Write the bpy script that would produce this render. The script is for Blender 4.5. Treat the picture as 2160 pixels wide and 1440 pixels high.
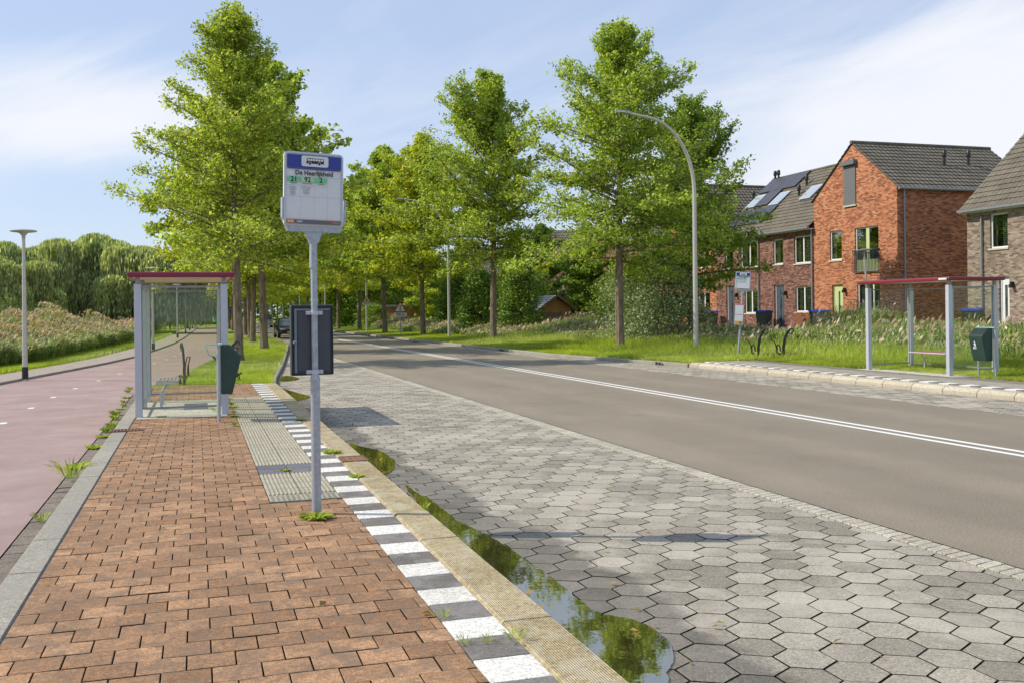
import bpy, math, random
import numpy as np
from mathutils import Vector, Matrix
random.seed(7); np.random.seed(7)
rad = math.radians
for o in list(bpy.data.objects): bpy.data.objects.remove(o)
scene = bpy.context.scene
# ------------------------------------------------------------------ camera, world, sun, exposure
# world frame: x runs across the road (to the right), y along the road, z up; metres
F, ROLL, EYE, PCX, PCY = 2100.0, 0.0115, 1.78, 1080.0, 658.0
PHI = math.atan(665/F); SN, CS = math.sin(PHI), math.cos(PHI)
cam = bpy.data.objects.new('camera', bpy.data.cameras.new('camera'))
scene.collection.objects.link(cam); scene.camera = cam
cam.data.sensor_width = 36; cam.data.lens = 36*F/2160; cam.data.shift_y = -62/2160
cam.data.clip_start = .05; cam.data.clip_end = 4000
cam.matrix_world = Matrix.Translation((0, 0, EYE)) @ Matrix.Rotation(-PHI, 4, 'Z') @ Matrix.Rotation(rad(90), 4, 'X') @ Matrix.Rotation(-ROLL, 4, 'Z')
TOSUN = Vector((-.922*math.cos(rad(42)), .387*math.cos(rad(42)), math.sin(rad(42))))
sd = bpy.data.lights.new('sun', 'SUN'); sd.energy = 3.05; sd.angle = rad(.5); sd.color = (1, .93, .80)
sun = bpy.data.objects.new('sun', sd); scene.collection.objects.link(sun)
sun.rotation_euler = TOSUN.to_track_quat('Z', 'Y').to_euler()
w = bpy.data.worlds.new('World'); scene.world = w; w.use_nodes = True
wn, wl = w.node_tree.nodes, w.node_tree.links; wn.clear()
def N(nodes, t, **k):
    n = nodes.new(t)
    for a, b in k.items(): setattr(n, a, b)
    return n
wo = N(wn, 'ShaderNodeOutputWorld'); wb = N(wn, 'ShaderNodeBackground'); sky = N(wn, 'ShaderNodeTexSky')
sky.sky_type = 'NISHITA'; sky.sun_disc = False; sky.sun_elevation = rad(42); sky.sun_rotation = math.atan2(-.922, .387)
sky.air_density = 1.0; sky.dust_density = .6; sky.ozone_density = 1.6
wb.inputs['Strength'].default_value = .132
tc = N(wn, 'ShaderNodeTexCoord'); 
def wmath(op, a, b=None, c=None):
    m = N(wn, 'ShaderNodeMath', operation=op)
    for i, v in enumerate((a, b, c)):
        if v is None: continue
        if isinstance(v, (int, float)): m.inputs[i].default_value = v
        else: wl.new(v, m.inputs[i])
    return m.outputs[0]
sep = N(wn, 'ShaderNodeSeparateXYZ'); wl.new(tc.outputs['Generated'], sep.inputs[0])
az = wmath('ARCTAN2', sep.outputs[0], sep.outputs[1]); el = sep.outputs[2]     # azimuth right of the road, sine of elevation
cmb = N(wn, 'ShaderNodeCombineXYZ')
wl.new(wmath('ADD', wmath('MULTIPLY', az, 1.0), wmath('MULTIPLY', el, -1.1)), cmb.inputs[0]); wl.new(wmath('MULTIPLY', wmath('SUBTRACT', el, wmath('MULTIPLY', az, .18)), 2.5), cmb.inputs[1])
cn = N(wn, 'ShaderNodeTexNoise'); cn.inputs['Scale'].default_value = 2.6; cn.inputs['Detail'].default_value = 7; cn.inputs['Roughness'].default_value = .6; cn.inputs['Distortion'].default_value = .7
wl.new(cmb.outputs[0], cn.inputs['Vector'])
def blob(a0, e0, sa, se, amp):
    da = wmath('DIVIDE', wmath('SUBTRACT', az, a0), sa); de = wmath('DIVIDE', wmath('SUBTRACT', el, e0), se)
    r2 = wmath('ADD', wmath('MULTIPLY', da, da), wmath('MULTIPLY', de, de))
    return wmath('MULTIPLY', wmath('POWER', 2.718, wmath('MULTIPLY', r2, -1.0)), amp)
m = wmath('ADD', blob(.80, .125, .38, .13, .74), blob(-.11, .185, .24, .06, .56))
m = wmath('ADD', m, blob(1.0, .30, .34, .2, .22)); m = wmath('ADD', m, blob(.1, .05, .5, .05, .12))
m = wmath('ADD', m, wmath('MULTIPLY', cn.outputs['Fac'], 1.2))
m = wmath('MULTIPLY', wmath('SUBTRACT', m, .62), 1.7)
mk = N(wn, 'ShaderNodeMapRange', interpolation_type='SMOOTHSTEP'); wl.new(m, mk.inputs[0]); mk.inputs[4].default_value = .94
mx = N(wn, 'ShaderNodeMix', data_type='RGBA'); wl.new(mk.outputs[0], mx.inputs['Factor'])
pale = N(wn, 'ShaderNodeMix', data_type='RGBA'); pale.inputs['Factor'].default_value = .72
wl.new(sky.outputs[0], pale.inputs['A']); pale.inputs['B'].default_value = (2.85, 3.4, 4.6, 1)      # thin high veil that pales the blue
wl.new(pale.outputs['Result'], mx.inputs['A']); mx.inputs['B'].default_value = (5.0, 5.1, 5.4, 1)
wl.new(mx.outputs['Result'], wb.inputs['Color']); wl.new(wb.outputs[0], wo.inputs[0])
scene.view_settings.view_transform = 'Standard'; scene.view_settings.look = 'None'; scene.view_settings.exposure = .50
scene.view_settings.gamma = 1; scene.render.engine = 'CYCLES'
try: scene.cycles.max_bounces = 8; scene.cycles.transparent_max_bounces = 16
except Exception: pass

# ------------------------------------------------------------------ photo measurements -> places in the world
def unr(x, y):
    dx, dy = x-PCX, y-PCY
    return dx*math.cos(ROLL)-dy*math.sin(ROLL), dx*math.sin(ROLL)+dy*math.cos(ROLL)
def G(x, y, z=0):                                   # ground point
    u, v = unr(x, y); d = F*(EYE-z)/v; X = u*d/F
    return (X*CS+d*SN, -X*SN+d*CS)
def AT(x, y, t):                                    # on the plane x = t -> (y, z)
    u, v = unr(x, y); d = t/((u/F)*CS+SN); return (-u*d/F*SN+d*CS, EYE-v*d/F)

# ------------------------------------------------------------------ object helpers
COL = scene.collection
def tag(o, label=None, cat=None, group=None, kind=None):
    if label: o['label'] = label
    if cat: o['category'] = cat
    if group: o['group'] = group
    if kind: o['kind'] = kind
    return o
def empty(name, loc, rz=0, **k):
    o = bpy.data.objects.new(name, None); COL.objects.link(o); o.location = loc; o.rotation_euler = (0, 0, rz)
    o.empty_display_size = .1
    return tag(o, **k)
def copy_tree(o, parent=None):
    c = o.copy(); COL.objects.link(c); c.parent = parent
    for ch in list(o.children): copy_tree(ch, c)
    return c
def place(proto, i, loc, rz=0, scale=None, **k):
    o = proto if i == 0 else copy_tree(proto)
    o.location = loc; o.rotation_euler = (0, 0, rz)
    if scale: o.scale = scale if hasattr(scale, '__len__') else (scale,)*3
    return tag(o, **k)
_txt = {}
def text_geo(s, size):
    if (s, size) not in _txt:
        c = bpy.data.curves.new('t', 'FONT'); c.body = s; c.size = size; c.align_x = 'CENTER'; c.align_y = 'CENTER'; c.resolution_u = 3; c.offset = size*.022
        o = bpy.data.objects.new('t', c); COL.objects.link(o)
        me = bpy.data.meshes.new_from_object(o.evaluated_get(bpy.context.evaluated_depsgraph_get()))
        _txt[(s, size)] = ([tuple(v.co) for v in me.vertices], [tuple(p.vertices) for p in me.polygons])
        bpy.data.objects.remove(o); bpy.data.curves.remove(c); bpy.data.meshes.remove(me)
    return _txt[(s, size)]
class MB:
    def __init__(s): s.v = []; s.f = []; s.m = []
    def add(s, vs, fs, m=0):
        b = len(s.v); s.v += [tuple(p) for p in vs]
        for f in fs: s.f.append(tuple(b+i for i in f)); s.m.append(m)
        return s
    def bb(s, x0, x1, y0, y1, z0, z1, m=0):
        v = [(x0,y0,z0),(x1,y0,z0),(x1,y1,z0),(x0,y1,z0),(x0,y0,z1),(x1,y0,z1),(x1,y1,z1),(x0,y1,z1)]
        return s.add(v, [(0,3,2,1),(4,5,6,7),(0,1,5,4),(1,2,6,5),(2,3,7,6),(3,0,4,7)], m)
    def box(s, c, d, m=0, rot=None):
        b = MB().bb(-d[0]/2, d[0]/2, -d[1]/2, d[1]/2, -d[2]/2, d[2]/2); R = rot or Matrix.Identity(3)
        return s.add([tuple(R @ Vector(p) + Vector(c)) for p in b.v], b.f, m)
    def ex(s, pts, off, m=0):                       # extrude a planar polygon by a vector
        n = len(pts); q = [tuple(Vector(p)+Vector(off)) for p in pts]
        return s.add(list(pts)+q, [tuple(range(n))[::-1], tuple(range(n, 2*n))]+[(i, (i+1) % n, n+(i+1) % n, n+i) for i in range(n)], m)
    def tube(s, pts, r, n=8, m=0, caps=True):
        pts = [Vector(p) for p in pts]; k = len(pts); r = r if hasattr(r, '__len__') else [r]*k
        vs = []; up = None
        for i, p in enumerate(pts):
            d = (pts[min(i+1, k-1)]-pts[max(i-1, 0)]).normalized()
            if up is None: up = Vector((0, 0, 1)) if abs(d.z) < .9 else Vector((1, 0, 0))
            a = d.cross(up).normalized(); b = d.cross(a).normalized(); up = a.cross(d) if a.cross(d).length > .1 else up
            for j in range(n):
                t = 2*math.pi*j/n; vs.append(tuple(p+a*math.cos(t)*r[i]+b*math.sin(t)*r[i]))
        fs = [(i*n+j, i*n+(j+1) % n, (i+1)*n+(j+1) % n, (i+1)*n+j) for i in range(k-1) for j in range(n)]
        if caps: fs += [tuple(range(n))[::-1], tuple((k-1)*n+j for j in range(n))]
        return s.add(vs, fs, m)
    def lathe(s, prof, n=24, m=0, c=(0, 0, 0)):
        vs = [(c[0]+r*math.cos(2*math.pi*j/n), c[1]+r*math.sin(2*math.pi*j/n), c[2]+z) for r, z in prof for j in range(n)]
        k = len(prof)
        fs = [(i*n+j, i*n+(j+1) % n, (i+1)*n+(j+1) % n, (i+1)*n+j) for i in range(k-1) for j in range(n)]+[tuple(range(n))[::-1], tuple((k-1)*n+j for j in range(n))]
        return s.add(vs, fs, m)
    def text(s, body, size, M, m=0, sx=1.0):
        v, f = text_geo(body, size); return s.add([tuple(M @ Vector((p[0]*sx, p[1], 0))) for p in v], f, m)
    def build(s, name, mats, parent=None, local=False, smooth=False, bevel=0, **k):
        me = bpy.data.meshes.new(name)
        vs = s.v
        if parent is not None and not local:
            L = parent.location; vs = [(p[0]-L.x, p[1]-L.y, p[2]-L.z) for p in vs]
        me.from_pydata(vs, [], s.f)
        for mm in (mats if isinstance(mats, (list, tuple)) else [mats]): me.materials.append(mm)
        me.polygons.foreach_set('material_index', s.m)
        if smooth: me.polygons.foreach_set('use_smooth', [True]*len(s.f))
        me.update(); o = bpy.data.objects.new(name, me); COL.objects.link(o)
        if parent is not None: o.parent = parent
        if smooth:
            try: me.set_sharp_from_angle(angle=rad(38))
            except Exception: pass
        if bevel:
            b = o.modifiers.new('bevel', 'BEVEL'); b.width = bevel; b.segments = 2; b.limit_method = 'ANGLE'
        return tag(o, **k)
def np_mesh(name, V, nper, mat, parent=None, mi=None, mats=None, **k):   # V: (n, nper, 3) separate polygons
    n = len(V); me = bpy.data.meshes.new(name)
    me.vertices.add(n*nper); me.vertices.foreach_set('co', V.reshape(-1).astype(np.float32))
    me.loops.add(n*nper); me.loops.foreach_set('vertex_index', np.arange(n*nper, dtype=np.int32))
    me.polygons.add(n); me.polygons.foreach_set('loop_start', np.arange(0, n*nper, nper, dtype=np.int32))
    try: me.polygons.foreach_set('loop_total', np.full(n, nper, dtype=np.int32))
    except Exception: pass
    for mm in (mats or [mat]): me.materials.append(mm)
    if mi is not None: me.polygons.foreach_set('material_index', mi.astype(np.int32))
    me.update(); me.validate(); o = bpy.data.objects.new(name, me); COL.objects.link(o)
    if parent is not None: o.parent = parent
    return tag(o, **k)

# ------------------------------------------------------------------ materials
class Mat:
    def __init__(s, name, rough=.8, spec=.5, metal=0.0):
        s.m = bpy.data.materials.new(name); s.m.use_nodes = True; s.nt = s.m.node_tree; s.n = s.nt.nodes; s.l = s.nt.links
        s.b = s.n['Principled BSDF']; s.b.inputs['Roughness'].default_value = rough; s.b.inputs['Metallic'].default_value = metal
        s.b.inputs['Specular IOR Level'].default_value = spec
        s.tc = s.n.new('ShaderNodeTexCoord').outputs['Object']
    def math(s, op, a, b=None, c=None):
        m = s.n.new('ShaderNodeMath'); m.operation = op
        for i, v in enumerate((a, b, c)):
            if v is None: continue
            if isinstance(v, (int, float)): m.inputs[i].default_value = v
            else: s.l.new(v, m.inputs[i])
        return m.outputs[0]
    def scale(s, vec, sc):
        m = s.n.new('ShaderNodeMapping'); s.l.new(vec, m.inputs[0]); m.inputs['Scale'].default_value = sc; return m.outputs[0]
    def noise(s, scale, detail=4, rough=.6, vec=None, dist=0):
        n = s.n.new('ShaderNodeTexNoise'); s.l.new(vec or s.tc, n.inputs['Vector']); n.inputs['Scale'].default_value = scale
        n.inputs['Detail'].default_value = detail; n.inputs['Roughness'].default_value = rough; n.inputs['Distortion'].default_value = dist
        return n.outputs['Fac']
    def ramp(s, fac, stops, interp='LINEAR'):
        r = s.n.new('ShaderNodeValToRGB'); s.l.new(fac, r.inputs[0]); e = r.color_ramp.elements; r.color_ramp.interpolation = interp
        while len(e) < len(stops): e.new(.5)
        for i, (p, c) in enumerate(stops):
            e[i].position = p; e[i].color = (c, c, c, 1) if isinstance(c, (int, float)) else (*c, 1)
        return r.outputs[0]
    def mix(s, fac, a, b, blend='MIX'):
        m = s.n.new('ShaderNodeMix'); m.data_type = 'RGBA'; m.blend_type = blend
        for sock, v in ((m.inputs['Factor'], fac), (m.inputs['A'], a), (m.inputs['B'], b)):
            if isinstance(v, (int, float)) and sock == m.inputs['Factor']: sock.default_value = v
            elif isinstance(v, (int, float)): sock.default_value = (v, v, v, 1)
            elif isinstance(v, tuple): sock.default_value = (*v, 1)
            else: s.l.new(v, sock)
        return m.outputs['Result']
    def island(s): return s.n.new('ShaderNodeNewGeometry').outputs['Random Per Island']
    def objrand(s): return s.n.new('ShaderNodeObjectInfo').outputs['Random']
    def sepxyz(s, v=None):
        q = s.n.new('ShaderNodeSeparateXYZ'); s.l.new(v or s.tc, q.inputs[0]); return q.outputs
    def comb(s, x, y, z=0):
        q = s.n.new('ShaderNodeCombineXYZ')
        for i, v in enumerate((x, y, z)):
            if isinstance(v, (int, float)): q.inputs[i].default_value = v
            else: s.l.new(v, q.inputs[i])
        return q.outputs[0]
    def col(s, c):
        if isinstance(c, tuple): s.b.inputs['Base Color'].default_value = (*c, 1)
        else: s.l.new(c, s.b.inputs['Base Color'])
        return s
    def rough(s, r): s.l.new(r, s.b.inputs['Roughness']); return s
    def bump(s, h, dist=.01, strength=1):
        b = s.n.new('ShaderNodeBump'); b.inputs['Distance'].default_value = dist; b.inputs['Strength'].default_value = strength
        s.l.new(h, b.inputs['Height']); s.l.new(b.outputs[0], s.b.inputs['Normal']); return s
def simple(name, c, rough=.6, metal=0, var=.12, sc=6, bump=0, spec=.5):
    M = Mat(name, rough, spec, metal); n = M.noise(sc, 6)
    M.col(M.mix(M.ramp(n, [(.3, 0), (.7, 1)]), tuple(x*(1-var) for x in c), tuple(min(1, x*(1+var)) for x in c)))
    if bump: M.bump(M.noise(sc*4, 5), bump)
    return M.m
def stone(name, c1, c2, dark, sp=220, isl=True, bump=.002, patch=None, patchcol=None, dk=.55, pk=.7):
    M = Mat(name, .9, .25)
    base = M.mix(M.island(), c1, c2) if isl else M.mix(M.noise(1.5), c1, c2)
    base = M.mix(M.math('MULTIPLY', M.ramp(M.noise(2.2, 6, .7), [(.42, 0), (.68, 1)]), dk), base, dark)
    sn = M.noise(sp, 3, .8)
    base = M.mix(.75, base, M.ramp(sn, [(.30, .30), (.5, 1.0), (.70, 1.75)]), 'MULTIPLY')
    base = M.mix(.8, base, M.ramp(M.noise(sp*.33, 4, .75), [(.34, .62), (.5, 1.0), (.66, 1.32)]), 'MULTIPLY')
    if patch: base = M.mix(M.ramp(M.noise(patch, 6, .7, dist=.6), [(.48, 0), (.6, pk)]), base, patchcol)
    M.col(base); M.bump(sn, bump, .8); return M
def brickwall(name, cols, mortar, lo=0):
    M = Mat(name, .9, .2); x, y, z = M.sepxyz()
    v = M.comb(M.math('ADD', x, y), z)
    b = M.n.new('ShaderNodeTexBrick'); M.l.new(v, b.inputs['Vector']); b.inputs['Color1'].default_value = (0, 0, 0, 1); b.inputs['Color2'].default_value = (1, 1, 1, 1)
    b.inputs['Mortar'].default_value = (.3, .3, .3, 1); b.inputs['Scale'].default_value = 1; b.inputs['Brick Width'].default_value = .22; b.inputs['Row Height'].default_value = .068
    b.inputs['Mortar Size'].default_value = .006; b.inputs['Mortar Smooth'].default_value = .1; b.inputs['Bias'].default_value = 0
    fac = M.math('ADD', M.math('MULTIPLY', b.outputs['Color'], .8), M.math('MULTIPLY', M.math('SUBTRACT', M.noise(4.5, 5, .75, M.scale(v, (1, 3.0, 1))), .5), .4))
    c = M.ramp(fac, cols, 'CONSTANT')
    c = M.mix(b.outputs['Fac'], c, mortar)
    c = M.mix(.5, c, M.ramp(M.noise(.6, 5), [(.3, .75), (.7, 1.2)]), 'MULTIPLY')
    M.col(c); M.bump(M.math('SUBTRACT', 1.0, b.outputs['Fac']), .008, .7); return M.m
def tiles_roof(name, c, axis):
    M = Mat(name, .75, .3); x, y, z = M.sepxyz(); u = x if axis == 'x' else y
    wv = M.math('SINE', M.math('MULTIPLY', u, 2*math.pi/.27))
    n = M.noise(1.2, 6, .7)
    cc = M.mix(M.ramp(n, [(.35, 0), (.65, 1)]), tuple(a*.75 for a in c), tuple(a*1.2 for a in c))
    cc = M.mix(.55, cc, M.ramp(M.noise(14, 4, .7), [(.35, .55), (.65, 1.3)]), 'MULTIPLY')
    M.col(cc); M.bump(wv, .03, 1); return M.m
def leafmat(name, stops, trans=.45, rough=.55, dark=.75):
    M = Mat(name, rough, .45); r = M.island()
    c = M.ramp(r, stops); big = M.ramp(M.noise(.75, 6, .75), [(.36, dark), (.64, 1.2)])
    c = M.mix(1.0, c, big, 'MULTIPLY')
    rv = M.objrand(); c = M.mix(1.0, c, M.ramp(rv, [(0, (.92, .97, .9)), (1, (1.08, 1.03, 1.0))]), 'MULTIPLY')
    M.col(c)
    tr = M.n.new('ShaderNodeBsdfTranslucent'); M.l.new(M.mix(1.0, c, (1.25, 1.35, .55), 'MULTIPLY'), tr.inputs[0])
    ms = M.n.new('ShaderNodeMixShader'); ms.inputs[0].default_value = trans
    M.l.new(M.b.outputs[0], ms.inputs[1]); M.l.new(tr.outputs[0], ms.inputs[2])
    M.l.new(ms.outputs[0], M.n['Material Output'].inputs[0]); return M.m
def glassmat(name, tint, fres=.25, alpha=.12):
    M = Mat(name); t = M.n.new('ShaderNodeBsdfTransparent'); t.inputs[0].default_value = (*tint, 1)
    g = M.n.new('ShaderNodeBsdfGlossy'); g.inputs['Roughness'].default_value = .02; g.inputs[0].default_value = (.9, .95, .92, 1)
    lw = M.n.new('ShaderNodeLayerWeight'); lw.inputs[0].default_value = .5
    mm = M.n.new('ShaderNodeMixShader'); M.l.new(M.math('MULTIPLY_ADD', M.math('POWER', lw.outputs['Facing'], 4.5), .6, .02), mm.inputs[0]); M.l.new(t.outputs[0], mm.inputs[1]); M.l.new(g.outputs[0], mm.inputs[2])
    d = M.n.new('ShaderNodeBsdfDiffuse'); d.inputs[0].default_value = (.45, .5, .42, 1)
    m2 = M.n.new('ShaderNodeMixShader'); M.l.new(M.ramp(M.noise(2.5, 6, .7), [(.4, alpha*.5), (.8, alpha*1.5)]), m2.inputs[0])
    M.l.new(mm.outputs[0], m2.inputs[1]); M.l.new(d.outputs[0], m2.inputs[2]); M.l.new(m2.outputs[0], M.n['Material Output'].inputs[0]); return M.m
mt = {}
# stone
M = stone('red_paver', (.30, .16, .082), (.47, .275, .15), (.16, .105, .065), 120, patch=7, patchcol=(.20, .14, .095), dk=.7)
mt['paver'] = M.m
M = stone('hex_tile', (.25, .22, .172), (.43, .385, .31), (.17, .15, .12), 150, patch=.9, patchcol=(.54, .49, .40), dk=.3, pk=.42)
x, y, z = M.sepxyz()
wet = M.math('ADD', M.math('MULTIPLY', M.math('SUBTRACT', 2.88, x), .9), M.math('MULTIPLY', M.noise(.55, 4, .6, dist=.5), 1.2))   # damp beside the kerb
wet = M.math('SUBTRACT', wet, M.math('MULTIPLY', M.math('MAXIMUM', M.math('SUBTRACT', y, 9), 0.0), .03))
c0 = M.b.inputs['Base Color'].links[0].from_socket
wm = M.ramp(wet, [(.80, 0), (.92, 1)])
M.col(M.mix(M.math('MULTIPLY', wm, .9), c0, M.mix(1.0, c0, (.50, .49, .48), 'MULTIPLY')))
M.rough(M.ramp(wm, [(0, .9), (1, .48)])); mt['hex'] = M.m
mt['joint'] = (lambda M: (M.col(M.mix(M.ramp(M.noise(1.6, 5, .7), [(.5, 0), (.62, 1)]), (.02, .018, .012), (.045, .055, .012))), M.m)[1])(Mat('joint_sand_and_moss', .95, .1))
mt['white_tile'] = stone('white_tile', (.66, .63, .56), (.78, .75, .68), (.50, .47, .40), 120, bump=.0015).m
mt['grey_tile'] = stone('grey_tile', (.17, .155, .135), (.22, .20, .18), (.11, .10, .09), 150, patch=5, patchcol=(.27, .25, .23)).m
mt['blue_tile'] = stone('slate_tile', (.14, .14, .15), (.18, .18, .19), (.10, .10, .11), 150).m
mt['tactile'] = stone('tactile_tile', (.35, .32, .24), (.41, .375, .29), (.30, .28, .20), 150).m
M = stone('tan_kerb', (.50, .40, .22), (.58, .47, .28), (.34, .26, .13), 90, patch=4, patchcol=(.66, .58, .42))
x, y, z = M.sepxyz(); dg = M.math('MULTIPLY', M.math('SINE', M.math('MULTIPLY', M.math('ADD', x, y), 245.0)), M.math('SINE', M.math('MULTIPLY', M.math('SUBTRACT', x, y), 245.0)))
M.col(M.mix(.5, M.b.inputs['Base Color'].links[0].from_socket, M.ramp(M.math('MULTIPLY_ADD', dg, .5, .5), [(.15, .55), (.75, 1.25)]), 'MULTIPLY')); M.bump(dg, .004, 1); mt['kerb'] = M.m
mt['kerb_grey'] = stone('grey_kerb', (.31, .285, .225), (.38, .35, .285), (.27, .25, .22), 110, patch=3, patchcol=(.30, .28, .24)).m
mt['kerb_cream'] = stone('cream_kerb', (.42, .37, .28), (.53, .475, .365), (.45, .38, .28), 110).m
mt['brown_strip'] = stone('brown_gutter_brick', (.21, .175, .14), (.27, .23, .185), (.13, .11, .085), 130).m
mt['strip_stone'] = stone('light_channel_brick', (.42, .38, .30), (.54, .50, .40), (.30, .27, .2), 80).m
mt['pave_side'] = stone('side_pavement', (.36, .29, .24), (.44, .36, .30), (.27, .23, .19), 90, isl=False).m
mt['concrete'] = stone('concrete_slab', (.50, .48, .39), (.56, .53, .44), (.36, .34, .27), 60, isl=False).m
M = Mat('asphalt', .88, .3); n1 = M.noise(210, 2, .9); n2 = M.noise(.6, 6, .7, M.scale(M.tc, (1, .6, 1)))
c = M.mix(M.ramp(n2, [(.35, 0), (.65, 1)]), (.235, .198, .145), (.285, .242, .178))
x, y, z = M.sepxyz(); tk = M.ramp(M.math('SINE', M.math('MULTIPLY', M.math('SUBTRACT', x, 5.3), 3.45)), [(.0, .95), (1, 1.04)]); c = M.mix(1.0, c, tk, 'MULTIPLY')
c = M.mix(.8, c, M.ramp(M.noise(48, 5, .85), [(.34, .55), (.5, 1), (.66, 1.45)]), 'MULTIPLY')
cr = M.ramp(M.noise(.55, 3, .6, dist=1.2), [(.497, 0), (.5, .55), (.503, 0)]); c = M.mix(M.math('MULTIPLY', cr, M.ramp(M.noise(.15, 2), [(.5, 0), (.6, .8)])), c, (.06, .05, .04))
M.col(M.mix(.8, c, M.ramp(n1, [(.32, .35), (.5, 1), (.68, 1.8)]), 'MULTIPLY')); M.bump(n1, .004, .8); mt['asphalt'] = M.m
M = Mat('red_cycle_asphalt', .7, .3); n1 = M.noise(170, 2, .9); n2 = M.noise(.8, 6, .7)
c = M.mix(M.ramp(n2, [(.35, 0), (.65, 1)]), (.33, .225, .20), (.41, .295, .265))
M.col(M.mix(.8, c, M.ramp(n1, [(.32, .4), (.5, 1), (.68, 1.7)]), 'MULTIPLY')); M.bump(n1, .004, .9); M.rough(M.ramp(n2, [(.35, .85), (.7, .6)])); mt['cycle'] = M.m
M = Mat('road_paint', .7, .3); M.col(M.mix(M.ramp(M.noise(60, 4, .8), [(.55, 0), (.75, .5)]), (.78, .77, .72), (.4, .37, .3))); mt['paint'] = M.m
M = Mat('soil_grass', .95, .1); c = M.mix(M.noise(1.2, 6, .7), (.20, .28, .035), (.34, .42, .06)); c = M.mix(.7, c, M.ramp(M.noise(45, 4, .8), [(.3, .5), (.7, 1.4)]), 'MULTIPLY'); M.col(c); M.bump(M.noise(50, 4), .05); mt['grassbase'] = M.m
# metal, plastic
def galv(name, c):
    M = Mat(name, .5, .5, .55); n = M.noise(26, 5, .7)
    M.col(M.mix(M.ramp(n, [(.3, 0), (.7, 1)]), tuple(a*.78 for a in c), tuple(a*1.15 for a in c))); M.rough(M.ramp(n, [(.3, .62), (.7, .42)])); return M.m
mt['galv'] = galv('galvanised_steel', (.42, .45, .50))
mt['alu'] = simple('grey_aluminium', (.52, .54, .60), .45, .25, .05)
mt['lamp_pole'] = galv('lamp_pole_metal', (.60, .56, .50))
mt['lamp_head'] = simple('lamp_head_grey', (.42, .42, .40), .45, .3)
mt['black_metal'] = simple('black_metal', (.018, .018, .02), .4)
mt['rack'] = simple('dark_rack_metal', (.03, .03, .03), .35)
mt['anthracite'] = simple('anthracite_box', (.055, .06, .075), .45, var=.08)
mt['anthracite_lt'] = simple('anthracite_frame', (.16, .20, .23), .4, var=.05)
mt['sign_white'] = simple('sign_white', (.72, .73, .76), .45, var=.03, sc=20)
mt['sign_blue'] = simple('sign_blue', (.025, .045, .30), .4, var=.06)
mt['sign_black'] = simple('sign_black', (.012, .013, .016), .5)
mt['sign_green'] = simple('sign_green', (.17, .60, .30), .5, var=.05)
mt['sign_green_lt'] = simple('sign_light_green', (.42, .68, .38), .5, var=.05)
mt['sign_grey'] = simple('sign_grey', (.13, .145, .18), .5)
mt['sign_line'] = simple('sign_line_grey', (.38, .39, .43), .5)
mt['sign_orange'] = simple('sign_orange', (.75, .25, .06), .5)
mt['maroon'] = simple('maroon_trim', (.22, .015, .04), .4, var=.08)
mt['cream'] = simple('cream_soffit', (.62, .52, .38), .6, var=.05)
mt['glass'] = glassmat('shelter_glass', (.965, .985, .95), alpha=.018)
mt['bin_green'] = simple('bin_green', (.018, .05, .04), .4, var=.15)
mt['mint'] = simple('mint_green', (.30, .55, .44), .5)
mt['bench_red'] = simple('bench_maroon', (.33, .10, .12), .4)
mt['bench_grey'] = simple('bench_grey_brown', (.34, .29, .27), .5)
mt['rust'] = simple('rust_grate', (.20, .10, .06), .85, var=.4, sc=40)
mt['bark'] = (lambda M: (M.col(M.mix(M.ramp(M.noise(9, 6, .7, M.scale(M.tc, (1, 1, .25))), [(.35, 0), (.65, 1)]), (.12, .09, .065), (.34, .27, .19))), M.bump(M.noise(16, 5, .7, M.scale(M.tc, (1, 1, .2))), .03), M.m)[2])(Mat('bark', .95, .1))
# building
mt['brick_red'] = brickwall('orange_red_brick', [(0, (.23, .09, .055)), (.12, (.38, .14, .075)), (.32, (.52, .20, .10)), (.60, (.60, .275, .145)), (.82, (.76, .60, .47))], (.36, .19, .12))
mt['brick_dark'] = brickwall('dark_brown_brick', [(0, (.12, .05, .038)), (.15, (.20, .09, .065)), (.38, (.27, .135, .10)), (.64, (.35, .19, .145)), (.86, (.58, .48, .41))], (.17, .13, .11))
mt['brick_grey'] = brickwall('grey_brown_brick', [(0, (.16, .12, .09)), (.15, (.25, .19, .145)), (.4, (.33, .26, .20)), (.66, (.41, .33, .26)), (.86, (.66, .59, .49))], (.27, .22, .17))
mt['roof_x'] = tiles_roof('brown_roof_tiles_across', (.18, .155, .115), 'x')
mt['roof_y'] = tiles_roof('brown_roof_tiles_along', (.18, .155, .115), 'y')
mt['wframe'] = simple('white_window_frame', (.78, .78, .76), .5, var=.03)
mt['lgreen'] = simple('light_green_paint', (.56, .64, .30), .5, var=.05)
mt['ddoor'] = simple('slate_blue_paint', (.075, .09, .12), .5)
M = Mat('window_glass', .04, 1.0); M.col(M.mix(M.ramp(M.noise(1.3, 3), [(.4, 0), (.6, 1)]), (.02, .03, .03), (.11, .13, .13))); mt['pane'] = M.m
mt['shutter'] = simple('roller_shutter_grey', (.16, .16, .165), .5, var=.06)
mt['zinc'] = simple('zinc_gutter', (.30, .31, .32), .45, .4)
mt['sill'] = simple('stone_sill', (.55, .52, .44), .8)
mt['solar'] = simple('solar_panel', (.055, .052, .058), .4, var=.15)
M = Mat('skylight_glass', .05, 1); M.col((.35, .42, .45)); mt['skyglass'] = M.m
mt['wood'] = (lambda M: (M.col(M.mix(M.ramp(M.math('FRACT', M.math('MULTIPLY', M.sepxyz()[2], 6.0)), [(0, .45), (.12, 1), (.95, 1), (1, .5)]), .0, M.mix(M.noise(3, 5, .7, M.scale(M.tc, (1, 1, 8))), (.30, .14, .05), (.46, .25, .10)))), M.m)[1])(Mat('planed_wood', .8, .2))
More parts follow.
